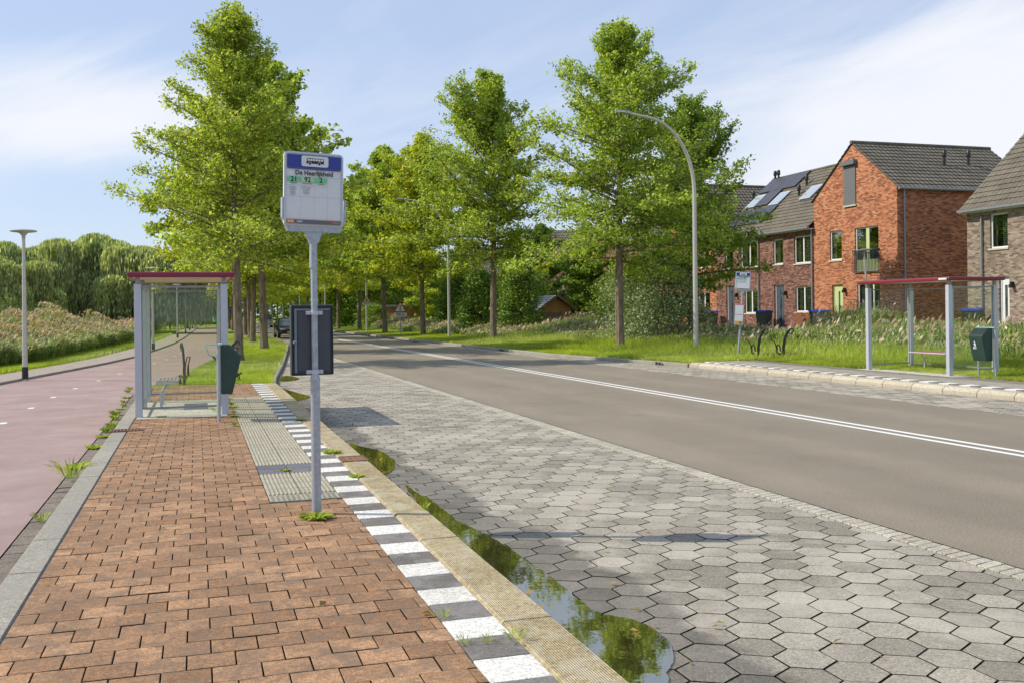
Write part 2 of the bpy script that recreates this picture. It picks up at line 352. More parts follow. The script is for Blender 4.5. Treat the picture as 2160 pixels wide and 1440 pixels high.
mt['wood_brown'] = simple('weathered_wood', (.16, .10, .06), .85, var=.3, sc=8)
mt['teak'] = simple('garden_chair_wood', (.30, .12, .05), .7, var=.2)
mt['blue_lid'] = simple('blue_lid', (.02, .06, .42), .5)
mt['bin_grey'] = simple('wheelie_bin_grey', (.05, .06, .055), .5)
mt['red'] = simple('sign_red', (.55, .015, .02), .45); mt['lampgreen'] = simple('signal_green', (.02, .28, .10), .5); mt['amber'] = simple('signal_amber', (.75, .38, .02), .5)
mt['yellow'] = simple('plate_yellow', (.80, .52, .02), .5); mt['tyre'] = simple('tyre_rubber', (.015, .015, .015), .9)
mt['carblack'] = simple('black_car_paint', (.012, .013, .018), .18, 0, .05); mt['carsilver'] = simple('silver_car_paint', (.45, .46, .48), .3, .5, .04)
mt['carwhite'] = simple('white_car_paint', (.7, .7, .7), .3); mt['carblue'] = simple('blue_car_paint', (.08, .12, .25), .3)
mt['headlight'] = simple('headlight_clear', (.6, .62, .64), .15); mt['taillight'] = simple('taillight_red', (.60, .03, .01), .3); mt['rim'] = simple('wheel_rim', (.3, .3, .31), .35, .7)
mt['busgreen'] = simple('bus_green', (.10, .55, .12), .4); mt['roadblue'] = simple('road_sign_blue', (.02, .12, .5), .5)
M = Mat('house_window_glass'); t = M.n.new('ShaderNodeBsdfTransparent'); t.inputs[0].default_value = (.62, .66, .64, 1); g = M.n.new('ShaderNodeBsdfGlossy'); g.inputs['Roughness'].default_value = .01
lw = M.n.new('ShaderNodeLayerWeight'); lw.inputs[0].default_value = .5; mm = M.n.new('ShaderNodeMixShader'); M.l.new(M.math('MULTIPLY_ADD', M.math('POWER', lw.outputs['Facing'], 2.0), .6, .22), mm.inputs[0]); M.l.new(t.outputs[0], mm.inputs[1]); M.l.new(g.outputs[0], mm.inputs[2]); M.l.new(mm.outputs[0], M.n['Material Output'].inputs[0]); mt['hpane'] = M.m
mt['curtain'] = simple('curtain', (.62, .60, .55), .9)
# leaves
GS = [(0, (.14, .21, .035)), (.35, (.33, .42, .065)), (.7, (.53, .60, .10)), (.92, (.70, .73, .18)), (1, (.80, .72, .18))]
mt['leaf'] = leafmat('oak_leaf', GS)
mt['leaf_y'] = leafmat('oak_leaf_yellowing', [(0, (.22, .30, .03)), (.35, (.40, .47, .045)), (.7, (.58, .61, .07)), (.9, (.72, .68, .10)), (1, (.80, .62, .09))])
mt['leaf_d'] = leafmat('dark_leaf', [(0, (.10, .17, .03)), (.5, (.23, .33, .05)), (1, (.40, .49, .09))])
mt['willow'] = leafmat('willow_leaf', [(0, (.20, .24, .11)), (.4, (.38, .43, .21)), (.8, (.58, .62, .34)), (1, (.76, .76, .48))], .5, dark=.65)
mt['silver'] = leafmat('silver_leaf', [(0, (.15, .20, .09)), (.5, (.32, .37, .2)), (.85, (.5, .54, .36)), (1, (.7, .72, .56))], .3)
mt['conifer'] = leafmat('conifer_leaf', [(0, (.09, .16, .03)), (.5, (.21, .32, .05)), (1, (.36, .46, .09))], .25)
mt['autumn'] = leafmat('autumn_leaf', [(0, (.2, .16, .05)), (.5, (.4, .27, .09)), (1, (.6, .42, .13))])
mt['grass'] = leafmat('grass_blade', [(0, (.13, .21, .02)), (.4, (.31, .41, .04)), (.8, (.52, .58, .08)), (1, (.74, .70, .28))], .4, dark=.75)
mt['reedleaf'] = leafmat('reed_leaf', [(0, (.12, .18, .05)), (.4, (.25, .33, .10)), (.8, (.42, .48, .20)), (1, (.62, .60, .36))], .35, dark=.7)
mt['plume'] = leafmat('reed_plume', [(0, (.30, .19, .14)), (.5, (.50, .35, .27)), (1, (.72, .58, .48))], .3)
mt['flower'] = simple('yellow_flower', (.75, .6, .03), .6)
# puddle water
M = Mat('puddle_water', .02, .5); t = M.n.new('ShaderNodeBsdfTransparent'); t.inputs[0].default_value = (.36, .31, .21, 1)
g = M.n.new('ShaderNodeBsdfGlossy'); g.inputs['Roughness'].default_value = .02; g.inputs[0].default_value = (.95, .9, .78, 1)
fr = M.n.new('ShaderNodeFresnel'); fr.inputs[0].default_value = 1.36; bp = M.n.new('ShaderNodeBump'); bp.inputs['Distance'].default_value = .0004; M.l.new(M.noise(7, 2), bp.inputs['Height']); M.l.new(bp.outputs[0], g.inputs['Normal'])
mm = M.n.new('ShaderNodeMixShader'); df = M.n.new('ShaderNodeBsdfDiffuse'); df.inputs[0].default_value = (.11, .09, .045, 1); m3 = M.n.new('ShaderNodeMixShader'); M.l.new(M.ramp(M.noise(4, 5, .7), [(.35, .15), (.7, .5)]), m3.inputs[0]); M.l.new(t.outputs[0], m3.inputs[1]); M.l.new(df.outputs[0], m3.inputs[2])
M.l.new(M.math('MULTIPLY_ADD', fr.outputs[0], .55, .01), mm.inputs[0]); M.l.new(m3.outputs[0], mm.inputs[1]); M.l.new(g.outputs[0], mm.inputs[2]); M.l.new(mm.outputs[0], M.n['Material Output'].inputs[0]); mt['water'] = M.m

# ------------------------------------------------------------------ ground, road, paving (the setting)
def interp(x, tab):
    return float(np.interp(x, [a for a, b in tab], [b for a, b in tab]))
def strip(name, f0, f1, y0, y1, z, mat, n=60, thick=0, kind='structure', **k):
    b = MB(); ys = np.linspace(y0, y1, n+1)
    vs = []; fs = []
    for y in ys:
        vs += [(f0(y), y, z), (f1(y), y, z)]
    for i in range(n): fs.append((2*i, 2*i+1, 2*i+3, 2*i+2))
    if thick:
        nb = len(vs); vs += [(a, b_, c-thick) for a, b_, c in vs]
        for i in range(n): fs += [(2*i, 2*i+2, nb+2*i+2, nb+2*i), (2*i+1, nb+2*i+1, nb+2*i+3, 2*i+3)]
        fs += [(0, nb, nb+1, 1), (2*n, 2*n+1, nb+2*n+1, nb+2*n)]
    b.add(vs, fs); return b.build(name, mat, kind=kind, **k)
def c(v): return lambda y: v
MB().add([(-1500, -300, -.08), (1500, -300, -.08), (1500, 2500, -.08), (-1500, 2500, -.08)], [(0, 1, 2, 3)]).build('ground', mt['grassbase'], kind='structure')
strip('road', c(5.33), c(12.74), -25, 330, 0, mt['asphalt'])
TI = [(-30, 1.8), (24.3, 1.8), (27.5, 2.05), (35.5, 2.9), (50, 4.3), (58, 5.0), (66, 5.2), (400, 5.2)]        # left edge of the bus bay / island kerb
TK = [(-30, 14.72), (27, 14.72), (32.3, 14.05), (37, 13.42), (45, 13.3), (400, 13.3)]                     # far kerb
strip('bay_bed', lambda y: interp(y, TI)-.05, c(5.33), -25, 70, -.03, mt['joint'])
strip('far_bay_bed', c(12.74), lambda y: interp(y, TK)+.05, -25, 330, -.03, mt['joint'])
# painted centre lines
for k, x0 in enumerate((9.30, 9.56)):
    strip('centre_line', c(x0), c(x0+.11), -25, 210, .004, mt['paint'])
def clip(poly, a, b, cc):                            # keep a*x + b*y >= cc
    out = []
    for i in range(len(poly)):
        p, q = poly[i], poly[(i+1) % len(poly)]; dp = a*p[0]+b*p[1]-cc; dq = a*q[0]+b*q[1]-cc
        if dp >= 0: out.append(p)
        if (dp >= 0) != (dq >= 0):
            t = dp/(dp-dq); out.append((p[0]+t*(q[0]-p[0]), p[1]+t*(q[1]-p[1])))
    return out
def shrink(poly, g):
    n = len(poly); cx = sum(p[0] for p in poly)/n; cy = sum(p[1] for p in poly)/n
    r = max(.02, min(math.hypot(p[0]-cx, p[1]-cy) for p in poly)); s = max(.1, 1-g/(r*.8))
    return [(cx+(p[0]-cx)*s, cy+(p[1]-cy)*s) for p in poly]
def area(p): return abs(sum(p[i][0]*p[(i+1) % len(p)][1]-p[(i+1) % len(p)][0]*p[i][1] for i in range(len(p))))/2
def tile(mb, poly, z, gap=.003, ch=.005, depth=.05, m=0, tilt=.0, jit=0, ms=None):
    if len(poly) < 3 or area(poly) < 2e-4: return
    o = shrink(poly, gap); i_ = shrink(poly, gap+ch); n = len(o)
    cx = sum(p[0] for p in o)/n; cy = sum(p[1] for p in o)/n; tx, ty = random.gauss(0, tilt), random.gauss(0, tilt); z = z+random.gauss(0, jit)
    zz = lambda p, dz: z+dz+(p[0]-cx)*tx+(p[1]-cy)*ty
    vs = [(p[0], p[1], zz(p, 0)) for p in i_]+[(p[0], p[1], zz(p, -ch*.8)) for p in o]+[(p[0], p[1], z-depth) for p in o]
    fs = [tuple(range(n))]+[(j, n+j, n+(j+1) % n, (j+1) % n) for j in range(n)]+[(n+j, 2*n+j, 2*n+(j+1) % n, n+(j+1) % n) for j in range(n)]
    mb.add(vs, fs, m)
    if ms is not None:
        for q in range(1, n+1): mb.m[-q] = ms            # dirt-dark flanks inside the joint
def ccw(p):
    s = sum(p[i][0]*p[(i+1) % len(p)][1]-p[(i+1) % len(p)][0]*p[i][1] for i in range(len(p)))
    return p if s > 0 else p[::-1]
# hexagon paving
def hexes(name, fl, fr, y0, y1, z0, **k):
    s = .16; W = s*math.sqrt(3); mb = MB(); r = 0; y = y0
    while y < y1:
        x = (W/2 if r % 2 else 0)+1.0
        while x < 15.5:
            l, rr = fl(y), fr(y)
            if l-.2 < x < rr+.2:
                p = [(x+s*math.cos(a), y+s*math.sin(a)) for a in [rad(30+60*i) for i in range(6)]]
                dl = (fl(y+.2)-fl(y-.2))/.4; p = clip(p, 1, -dl, fl(y)-dl*y); dr = (fr(y+.2)-fr(y-.2))/.4; p = clip(p, -1, dr, -(fr(y)-dr*y))
                if len(p) > 2:
                    zz = z0(x, y); near = y < 14
                    tile(mb, ccw(p), zz, .0056 if near else .0052, .0015, .03, tilt=.004, jit=.0009, ms=1)
            x += W
        y += 1.5*s; r += 1
    return mb.build(name, [mt['hex'], mt['joint']], kind='structure', **k)
hexes('bus_bay_paving', lambda y: interp(y, TI), c(5.10), 2.0, 58, lambda x, y: -.004)
hexes('far_bay_paving', c(12.78), lambda y: interp(y, TK)-.02, 8.0, 60, lambda x, y: -.003)
mb = MB(); y = 2.0
while y < 62:
    for x0, x1 in ((5.12, 5.32),): tile(mb, [(x0, y), (x1, y+.05), (x1, y+.145), (x0, y+.095)], .001, .003, .004, .03, tilt=.01)
    y += .1
mb.build('channel_bricks', mt['strip_stone'], kind='structure')
# raised platform
ZP = .16
MB().bb(-1.17, 1.8, -12, 24.4, -.06, .125).build('platform_bed', mt['joint'], kind='structure')
mb = MB(); y = -2.0; r = 0
SL0, SL1 = 16.72, 20.1
while y < 24.3:
    ivs = [(-.95, 1.205)]
    yc = y+.1
    if 8.88 < yc < 20.45: ivs = [(-.95, .585)]
    if SL0 < yc < SL1: ivs = [(.47, .585)]
    for a, b_ in ivs:
        x = -.95-.222+(.111 if r % 2 else 0)
        while x < b_:
            l, rr = max(x, a), min(x+.222, b_)
            if rr-l > .02: tile(mb, [(l, y), (rr, y), (rr, y+.2), (l, y+.2)], ZP, .0036, .003, .05, tilt=.010, jit=.0015, ms=1)
            x += .222
    y += .2; r += 1
mb.build('platform_pavement', [mt['paver'], mt['joint']], kind='structure')
mb = MB(); y = -2.0; i = 0
while y < 24.3:
    tile(mb, [(1.21, y), (1.495, y), (1.495, y+.305), (1.21, y+.305)], ZP+.001, .002, .003, .05, m=i % 2, tilt=.004, jit=.0008); y += .309; i += 1
mb.build('block_marking_tiles', [mt['white_tile'], mt['grey_tile']], kind='structure')
mb = MB(); y = 8.9                                    # ribbed guiding tiles
while y < 20.4:
    for x0 in (.59, .9):
        dk = 10.3 < y+.15 < 10.93; flat = (y < 9.1) or (17.3 < y < 17.9)
        if dk: tile(mb, [(x0, y), (x0+.305, y), (x0+.305, y+.305), (x0, y+.305)], ZP, .002, .003, .05, m=1, tilt=.004)
        else:
            tile(mb, [(x0, y), (x0+.305, y), (x0+.305, y+.305), (x0, y+.305)], ZP-.004, .002, .003, .05, tilt=.003)
            if flat: 
                continue_ = [mb.bb(x0+.02+.045*a, x0+.045+.045*a, y+.02+.045*b_, y+.04+.045*b_, ZP-.004, ZP) for a in range(6) for b_ in range(6)] if y < 9.1 else None
            else:
                for a in range(8):
                    xx = x0+.010+.0375*a; mb.add([(xx, y+.004, ZP-.004), (xx+.006, y+.004, ZP+.005), (xx+.016, y+.004, ZP+.005), (xx+.022, y+.004, ZP-.004), (xx, y+.3, ZP-.004), (xx+.006, y+.3, ZP+.005), (xx+.016, y+.3, ZP+.005), (xx+.022, y+.3, ZP-.004)], [(0, 1, 5, 4), (1, 2, 6, 5), (2, 3, 7, 6), (0, 3, 2, 1), (4, 5, 6, 7)])
    y += .3083
mb.build('guiding_tiles', [mt['tactile'], mt['blue_tile']], kind='structure')
def kerb(name, fl, w_, y0, y1, zt, L, mat, slope=0, zb=-.05, chf=.015, skip=()):
    mb = MB(); y = y0
    while y < y1:
        y2 = min(y+L-(.02 if w_ > .35 else .008), y1)
        if any(a < (y+y2)/2 < b_ for a, b_ in skip): y += L; continue
        n = max(1, int(L/.5)) if abs(fl(y2)-fl(y)) > .02 else 1
        for k in range(n):
            ya, yb = y+(y2-y)*k/n, y+(y2-y)*(k+1)/n; xa, xb = fl(ya), fl(yb); dz = random.gauss(0, .0012)
            prof = [(0, zb), (0, zt-(chf if slope <= 0 else abs(slope))), (chf if slope <= 0 else .07, zt), (w_-(chf if slope >= 0 else .07), zt), (w_, zt-(chf if slope >= 0 else abs(slope))), (w_, zb)]
            vs = [(xa+p, ya, q+dz) for p, q in prof]+[(xb+p, yb, q+dz) for p, q in prof]; m_ = len(prof)
            mb.add(vs, [tuple(range(m_)), tuple(range(m_, 2*m_))[::-1]]+[(j, m_+j, m_+(j+1) % m_, (j+1) % m_) for j in range(m_)])
        y += L
    o = mb.build(name, mat, kind='structure'); return o
kerb('bus_kerb', c(1.5), .30, -2, 24.35, ZP+.002, 1.0, mt['kerb'], 0, chf=.022)
kerb('platform_edge_kerb', c(-1.17), .215, -2, 24.3, ZP-.005, 1.0, mt['kerb_grey'])
kerb('island_kerb', lambda y: interp(y, TI)-.14, .12, 24.4, 150, .10, 1.0, mt['kerb_grey'])
kerb('far_bus_kerb', lambda y: interp(y, TK), .36, -2, 27.9, .15, .95, mt['kerb_cream'], slope=.07)
kerb('far_kerb', lambda y: interp(y, TK), .22, 28, 330, .11, 1.0, mt['kerb_grey'])
mb = MB(); y = -2.0
while y < 24.3:
    tile(mb, [(-1.40, y), (-1.175, y), (-1.175, y+.3), (-1.40, y+.3)], .012, .003, .004, .05, tilt=.012); y += .302
mb.build('gutter_bricks', mt['brown_strip'], kind='structure')
# cycle path
TPL = [(-30, -5.6), (20, -5.6), (26, -5.3), (29.3, -5.0), (35, -4.05), (40, -3.25), (45.4, -2.6), (55.4, -1.95), (66, -1.4), (80, -1.0), (110, -.5), (160, .2)]
TPR = [(-30, -1.4), (24.3, -1.42), (26, -1.0), (31, -.4), (41, .65), (60, 1.3), (108, 2.6), (160, 4.2)]
strip('cycle_path', lambda y: interp(y, TPL), lambda y: interp(y, TPR), -25, 160, .006, mt['cycle'], n=150)
kerb('path_kerb', lambda y: interp(y, TPL)-.1, .1, -20, 160, .075, 1.0, mt['kerb_grey'])
strip('side_pavement', lambda y: interp(y, TPL)-1.45, lambda y: interp(y, TPL)-.1, -25, 160, .065, mt['pave_side'], n=150)
mb = MB()
for y, x in ((12.8, -3.2), (15.6, -3.15), (18.6, -3.13), (21.5, -3.12), (24.2, -3.06), (26.9, -2.9), (29.9, -2.62), (33.2, -2.3), (36.5, -1.9), (39.8, -1.55), (43, -1.2), (46.5, -.95), (50, -.75), (54, -.55), (58, -.4), (62, -.2)):
    mb.bb(x-.055, x+.055, y-.14, y+.14, .008, .010)
mb.bb(-.9, .9, 104, 104.5, .008, .010)
mb.build('path_marking', mt['paint'], kind='structure')
# verges
strip('left_verge', c(-120), lambda y: interp(y, TPL)-1.5, -25, 260, .05, mt['grassbase'], n=80)
mb = MB(); 
strip('island', lambda y: interp(y, TPR)+.02, lambda y: interp(y, TI)-.14, 24.4, 330, .07, mt['grassbase'], n=120)
strip('right_verge', lambda y: interp(y, TK)+.2, c(140), 28, 330, .08, mt['grassbase'], n=100)
strip('right_verge_near', c(17.15), c(140), -25, 28, .085, mt['grassbase'], n=20)
mb = MB(); y = 10.0; i = 0                              # far platform tiles
while y < 27.6:
    tile(mb, [(15.12, y), (15.42, y), (15.42, y+.3), (15.12, y+.3)], .165, .003, .004, .05, m=i % 2); i += 1
    for k in range(5): tile(mb, [(15.43+.3*k, y), (15.73+.3*k, y), (15.73+.3*k, y+.3), (15.43+.3*k, y+.3)], .162, .003, .004, .05, m=2 if k < 3 else 3, tilt=.006)
    y += .303
mb.build('far_platform_pavement', [mt['white_tile'], mt['grey_tile'], mt['kerb_grey'], mt['brown_strip']], kind='structure')
MB().bb(15.1, 17.2, -12, 27.7, -.06, .13).build('far_platform_bed', mt['joint'], kind='structure')
MB().bb(-.93, .46, SL0+.02, 18.4, .02, ZP+.006).bb(-.93, .46, 18.42, SL1-.02, .02, ZP+.006).build('shelter_slab', mt['concrete'], kind='structure', bevel=.006)
MB().bb(16.72, 18.35, 18.9, 22.5, .02, .168).build('far_shelter_slab', mt['concrete'], kind='structure', bevel=.006)
# puddles
def puddle(pts, name, **k):
    pts = [G(*p) for p in pts]; pts = [(max(1.803, x) , y) for x, y in pts]; out = []
    n = len(pts)
    for i in range(n):
        p0, p1, p2, p3 = (np.array(pts[(i+j-1) % n]) for j in range(4))
        for u in np.linspace(0, 1, 6, endpoint=False):
            q = .5*((2*p1)+(-p0+p2)*u+(2*p0-5*p1+4*p2-p3)*u*u+(-p0+3*p1-3*p2+p3)*u**3)
            q = q+np.random.normal(0, .006, 2) if q[0] > 1.84 else q
            out.append((max(1.803, q[0]), q[1]))
    mb = MB(); mb.add([(x, y, .0045) for x, y in out], [tuple(range(len(out)))])
    return mb.build(name, mt['water'], kind='structure')
puddle([(735, 935), (765, 942), (800, 950), (828, 966), (831, 985), (815, 1000), (790, 990)], 'puddle')
puddle([(855, 1022), (880, 1040), (905, 1052), (950, 1085), (960, 1095), (1003, 1115), (1039, 1134), (1106, 1177), (1160, 1215), (1204, 1249), (1256, 1288), (1300, 1300), (1342, 1309), (1395, 1339), (1422, 1385), (1408, 1430), (1430, 1560), (1340, 1560), (1250, 1420), (1100, 1290), (960, 1150), (880, 1060)], 'puddle')
puddle([(582, 816), (600, 820), (628, 828), (655, 836), (640, 842), (615, 846), (600, 838)], 'puddle')
puddle([(590, 795), (610, 792), (632, 798), (612, 803), (592, 803)], 'puddle')

# ------------------------------------------------------------------ vegetation
def quad_leaves(P, size, up=.5, asp=.62, seed=0):     # irregular lozenge leaves at points P
    n = len(P); rng = np.random.default_rng(seed)
    nrm = rng.normal(size=(n, 3)); nrm[:, 2] = np.abs(nrm[:, 2])+up; nrm /= np.linalg.norm(nrm, axis=1)[:, None]
    a = rng.normal(size=(n, 3)); a -= (a*nrm).sum(1)[:, None]*nrm; a /= np.linalg.norm(a, axis=1)[:, None]; b = np.cross(nrm, a)
    s = size*rng.uniform(.6, 1.35, n)[:, None]; k = asp*rng.uniform(.7, 1.2, n)[:, None]
    fold = nrm*s*.18
    V = np.stack([P-a*s*.5, P-b*s*k*.5+a*s*.08+fold, P+a*s*.55, P+b*s*k*.5-a*s*.05+fold*.6], axis=1)
    return V
def oak_proto(seed, H, R, base, nbr, nleaf, lsize, mat, lean=(0, 0), trunk_r=.16, prof=None, name='pin_oak', asym=(0, 0)):
    rng = np.random.default_rng(seed); root = empty(name, (0, 0, 0))
    prof = prof or [(0, .62), (.1, .92), (.25, 1.0), (.45, .86), (.7, .55), (.88, .30), (1, .10)]
    tb = MB(); pts = []; rr = []
    for i in range(9):
        q = i/8; z = q*H*.93; pts.append((lean[0]*q+math.sin(q*5+seed)*.07, lean[1]*q+math.cos(q*4+seed)*.07, z)); rr.append(trunk_r*(1.35 if i == 0 else 1)*(1-q)**.8+.015)
    pts.insert(1, (pts[0][0], pts[0][1], .35)); rr.insert(1, trunk_r*1.02)
    tb.tube(pts, rr, 9)
    tp = lambda z: Vector((np.interp(z, [p[2] for p in pts], [p[0] for p in pts]), np.interp(z, [p[2] for p in pts], [p[1] for p in pts]), z))
    clusters = []
    for i in range(nbr):
        q = (i+rng.uniform(0, .9))/nbr; q = q**.92; z0 = base+(H*.97-base)*q; az = i*2.399+rng.uniform(-.5, .5)
        L = R*np.interp(q, [a for a, b in prof], [b for a, b in prof])*rng.uniform(.58, 1.13)
        L *= 1+asym[0]*math.cos(az)+asym[1]*math.sin(az)
        el = np.interp(q, [0, .25, .6, 1], [.02, .30, .70, 1.2])+rng.normal(0, .2)
        d = Vector((math.cos(az)*math.cos(el), math.sin(az)*math.cos(el), math.sin(el))); p0 = tp(z0); br = []
        side = Vector((-math.sin(az), math.cos(az), 0))
        wob = rng.uniform(-.18, .18); droop = rng.uniform(.0, .12)
        for u in np.linspace(0, 1, 6): br.append(p0+d*L*u+side*wob*L*u*u+Vector((0, 0, -droop*L*u*u)))
        r0 = (.018+.036*(1-q))*trunk_r/.16*rng.uniform(.6, 1.3)
        tb.tube(br, [r0*(1-u)+.008 for u in np.linspace(0, 1, 6)], 5, caps=False)
        nt = int(5+L*3.4)
        for k in range(nt):
            u = .06+.94*(k+rng.uniform(0, 1))/nt; pb = br[0].lerp(br[-1], u)+side*wob*L*(u*u-u)+Vector((0, 0, -droop*L*(u*u-u)))
            sg = 1 if k % 2 else -1; tl = (.22+.30*L*(1-u*.7))*rng.uniform(.45, 1.15)
            td = (side*sg*rng.uniform(.5, 1)+d*rng.uniform(.25, .8)+Vector((0, 0, rng.uniform(-.35, .65)))).normalized()
            pe = pb+td*tl
            tb.tube([pb, pe], [.014, .005], 3, caps=False)
            for v in (.35, .7, 1.0): clusters.append((*(pb.lerp(pe, v)+Vector(rng.normal(0, .06, 3))), tl))
        clusters.append((*br[-1], .4))
    C = np.array(clusters); nc = len(C)
    idx = rng.integers(0, nc, nleaf); wgt = rng.uniform(.35, 1.25, nc)
    idx = rng.choice(nc, nleaf, p=wgt/wgt.sum())
    sg = np.stack([.085+.055*C[idx, 3]]*3, axis=1)
    P = C[idx, :3]+rng.normal(size=(nleaf, 3))*sg
    tb.build('trunk', mt['bark'], root, local=True, smooth=True)
    np_mesh('crown', quad_leaves(P, lsize, .35, seed=seed), 4, mt[mat], root)
    return root
def plant(protos, k, loc, rz, sc, used, **kw):
    p = protos[k]
    if k not in used: used.add(k); o = p
    else: o = copy_tree(p)
    o.location = loc; o.rotation_euler = (0, 0, rz); o.scale = (sc if hasattr(sc, '__len__') else (sc, sc, sc)); return tag(o, **kw)
L1 = oak_proto(3, 12.9, 3.8, 3.8, 88, 52000, .122, 'leaf', trunk_r=.17, asym=(-.02, .05), prof=[(0, .70), (.08, .98), (.2, 1.1), (.35, .82), (.55, .68), (.78, .50), (.9, .30), (1, .12)])
tag(L1, 'tall conical pin oak on the grass just behind the left bus shelter', 'tree'); L1.location = (1.38, 37.6, .05); L1.rotation_euler.z = 1.1
R1 = oak_proto(11, 13.8, 5.0, 3.8, 98, 56000, .142, 'leaf', trunk_r=.19, prof=[(0, .75), (.12, 1.0), (.3, 1.0), (.5, .85), (.7, .62), (.85, .36), (1, .12)])
tag(R1, 'broad yellow-green pin oak left of the tall curved street lamp', 'tree'); R1.location = (17.35, 39.3, .08); R1.rotation_euler.z = .4
R1b = oak_proto(21, 11.6, 4.1, 2.6, 76, 42000, .155, 'leaf_d', trunk_r=.17, prof=[(0, .72), (.12, .98), (.4, 1.0), (.65, .8), (.85, .5), (1, .18)], name='broadleaf_tree')
tag(R1b, 'dark green tree behind the tall curved lamp, overhanging the row houses', 'tree'); R1b.location = (22.9, 43.6, .05)
R2 = oak_proto(5, 15.6, 5.3, 4.7, 104, 60000, .165, 'leaf', trunk_r=.20, asym=(-.30, -.12)); tag(R2, 'tall pointed pin oak, second of the right row from the camera', 'tree', 'pin oaks along the right side of the road'); R2.location = (16.67, 56.1, .08)
pv = [oak_proto(31, 14.2, 5.6, 4.0, 90, 40000, .23, 'leaf_y', trunk_r=.19), oak_proto(37, 14.0, 5.6, 4.2, 90, 38000, .24, 'leaf', trunk_r=.19)]
used = set()
grp = 'pin oaks along the right side of the road'
RT = [(15.8, 71.4, 1.02, 0, 'yellowing pin oak beside the curved lamp pole left of the pointed pin oak'), (15.3, 84.5, 1.12, 1, 'pin oak whose trunk stands right of the three hundred metre sign, before the shed'),
      (15.32, 98.8, 1.05, 0, 'pin oak whose trunk stands just left of the hundred metre warning sign'), (15.8, 117.8, 1.1, 1, 'far pin oak in the right row, first trunk right of the timetable box')]
for x, y, s, k, lab in RT: plant(pv, k, (x, y, .08), y, s, used, label=lab, cat='tree', group=grp)
for i in range(8):
    plant(pv, i % 2, (15.6, 134+i*14.5, .08), i*1.3, 1.05, used, label='small distant pin oak far down the right row beyond the timetable box', cat='tree', group='distant pin oaks of the right row')
LT = [(3.05, 49.8, 1.0, 1, 'second pin oak of the left row, dark trunk right of the first'), (3.3, 63, .96, 0, 'third pin oak of the left row, half hidden behind the first'), (3.71, 76.5, .95, 1, 'pin oak on the island between the two nearest left trunks'),
      (3.88, 87.9, .95, 0, 'slim far pin oak just right of the nearest left trunk'), (3.8, 101, .95, 1, 'slim pin oak on the island behind the nearest left trunk')]
for x, y, s, k, lab in LT: plant(pv, k, (x, y, .05), y*.7, s, used, label=lab, cat='tree', group='pin oaks on the left island')
for i in range(8):
    plant(pv, i % 2, (3.8, 114+i*13.5, .05), i*2.3, .95, used, label='small distant pin oak far down the left island', cat='tree', group='distant pin oaks of the left island')
# other trees and shrubs
def bush_proto(seed, rx, ry, h, n, ls, mat, name='shrub', z0=0.0, pointy=0, stem=.06):
    rng = np.random.default_rng(seed); root = empty(name, (0, 0, 0)); K = 46
    cz = rng.uniform(.0, 1, K); th = rng.uniform(0, 6.283, K); rr = rng.uniform(.55, 1, K)
    prof = np.sqrt(np.clip(1-(cz*2-.75)**2/1.7, .05, 1)) if not pointy else (1-cz)**.75*.95+.06
    C = np.stack([rx*prof*rr*np.cos(th)*.85, ry*prof*rr*np.sin(th)*.85, z0+cz*(h-z0)*.93+.05*h], 1)
    idx = rng.integers(0, K, n); s = .17*np.array([rx, ry, (h-z0)*.42])
    P = C[idx]+rng.normal(size=(n, 3))*s; P[:, 2] = np.abs(P[:, 2]); P = P[P[:, 2] < h*1.12]
    np_mesh('foliage', quad_leaves(P, ls, .3, seed=seed), 4, mt[mat], root)
    st = MB(); 
    for i in range(5): a = i*1.26; st.tube([(0, 0, 0), (rx*.2*math.cos(a), ry*.2*math.sin(a), h*.4), (rx*.4*math.cos(a), ry*.4*math.sin(a), h*.75)], [stem, stem*.6, stem*.25], 5)
    st.build('stem', mt['bark'], root, local=True); return root
b = bush_proto(1, 2.6, 2.4, 4.3, 15000, .13, 'silver'); b.location = (20.6, 43.2, 0); tag(b, 'large silvery shrub behind the reeds beside the broad pin oak', 'shrub')
b = bush_proto(61, 1.4, 1.4, 2.3, 6000, .13, 'silver'); b.location = (23.6, 45.6, 0); tag(b, 'lower silvery shrub left of the tall curved lamp, before the dark gable', 'shrub')
con = bush_proto(2, 1.9, 1.9, 5.0, 14000, .15, 'conifer', 'conifer', pointy=1); con.location = (20.2, 62, 0); tag(con, 'bright green conifer directly behind the pointed pin oak trunk', 'conifer', 'garden conifers')
o = copy_tree(con); o.location = (18.9, 67, 0); o.scale = (1.1, 1.1, .92); tag(o, 'conifer left of the one behind the pointed pin oak trunk', 'conifer', 'garden conifers')
o = copy_tree(con); o.location = (20.2, 80, 0); o.scale = (1.0, 1.0, 1.0); tag(o, 'tall conifer right of the wooden shed by the curved lamp pole', 'conifer', 'garden conifers')
o = copy_tree(con); o.location = (21.2, 80.5, 0); o.scale = (1.3, 1.3, 1.25); tag(o, 'tallest conifer directly right of the wooden shed', 'conifer', 'garden conifers')
yb = bush_proto(4, 1.9, 1.7, 2.6, 6000, .16, 'leaf_y'); yb.location = (19.7, 68.5, 0); tag(yb, 'rounded yellow-green shrub right of the second curved lamp pole', 'shrub')
gb = bush_proto(6, 2.3, 2.2, 3.4, 11000, .16, 'leaf_d'); gb.location = (25.6, 56.8, 0); tag(gb, 'dark shrub at the corner of the dark brick end house', 'shrub', 'garden shrubs'); proto_gb = gb
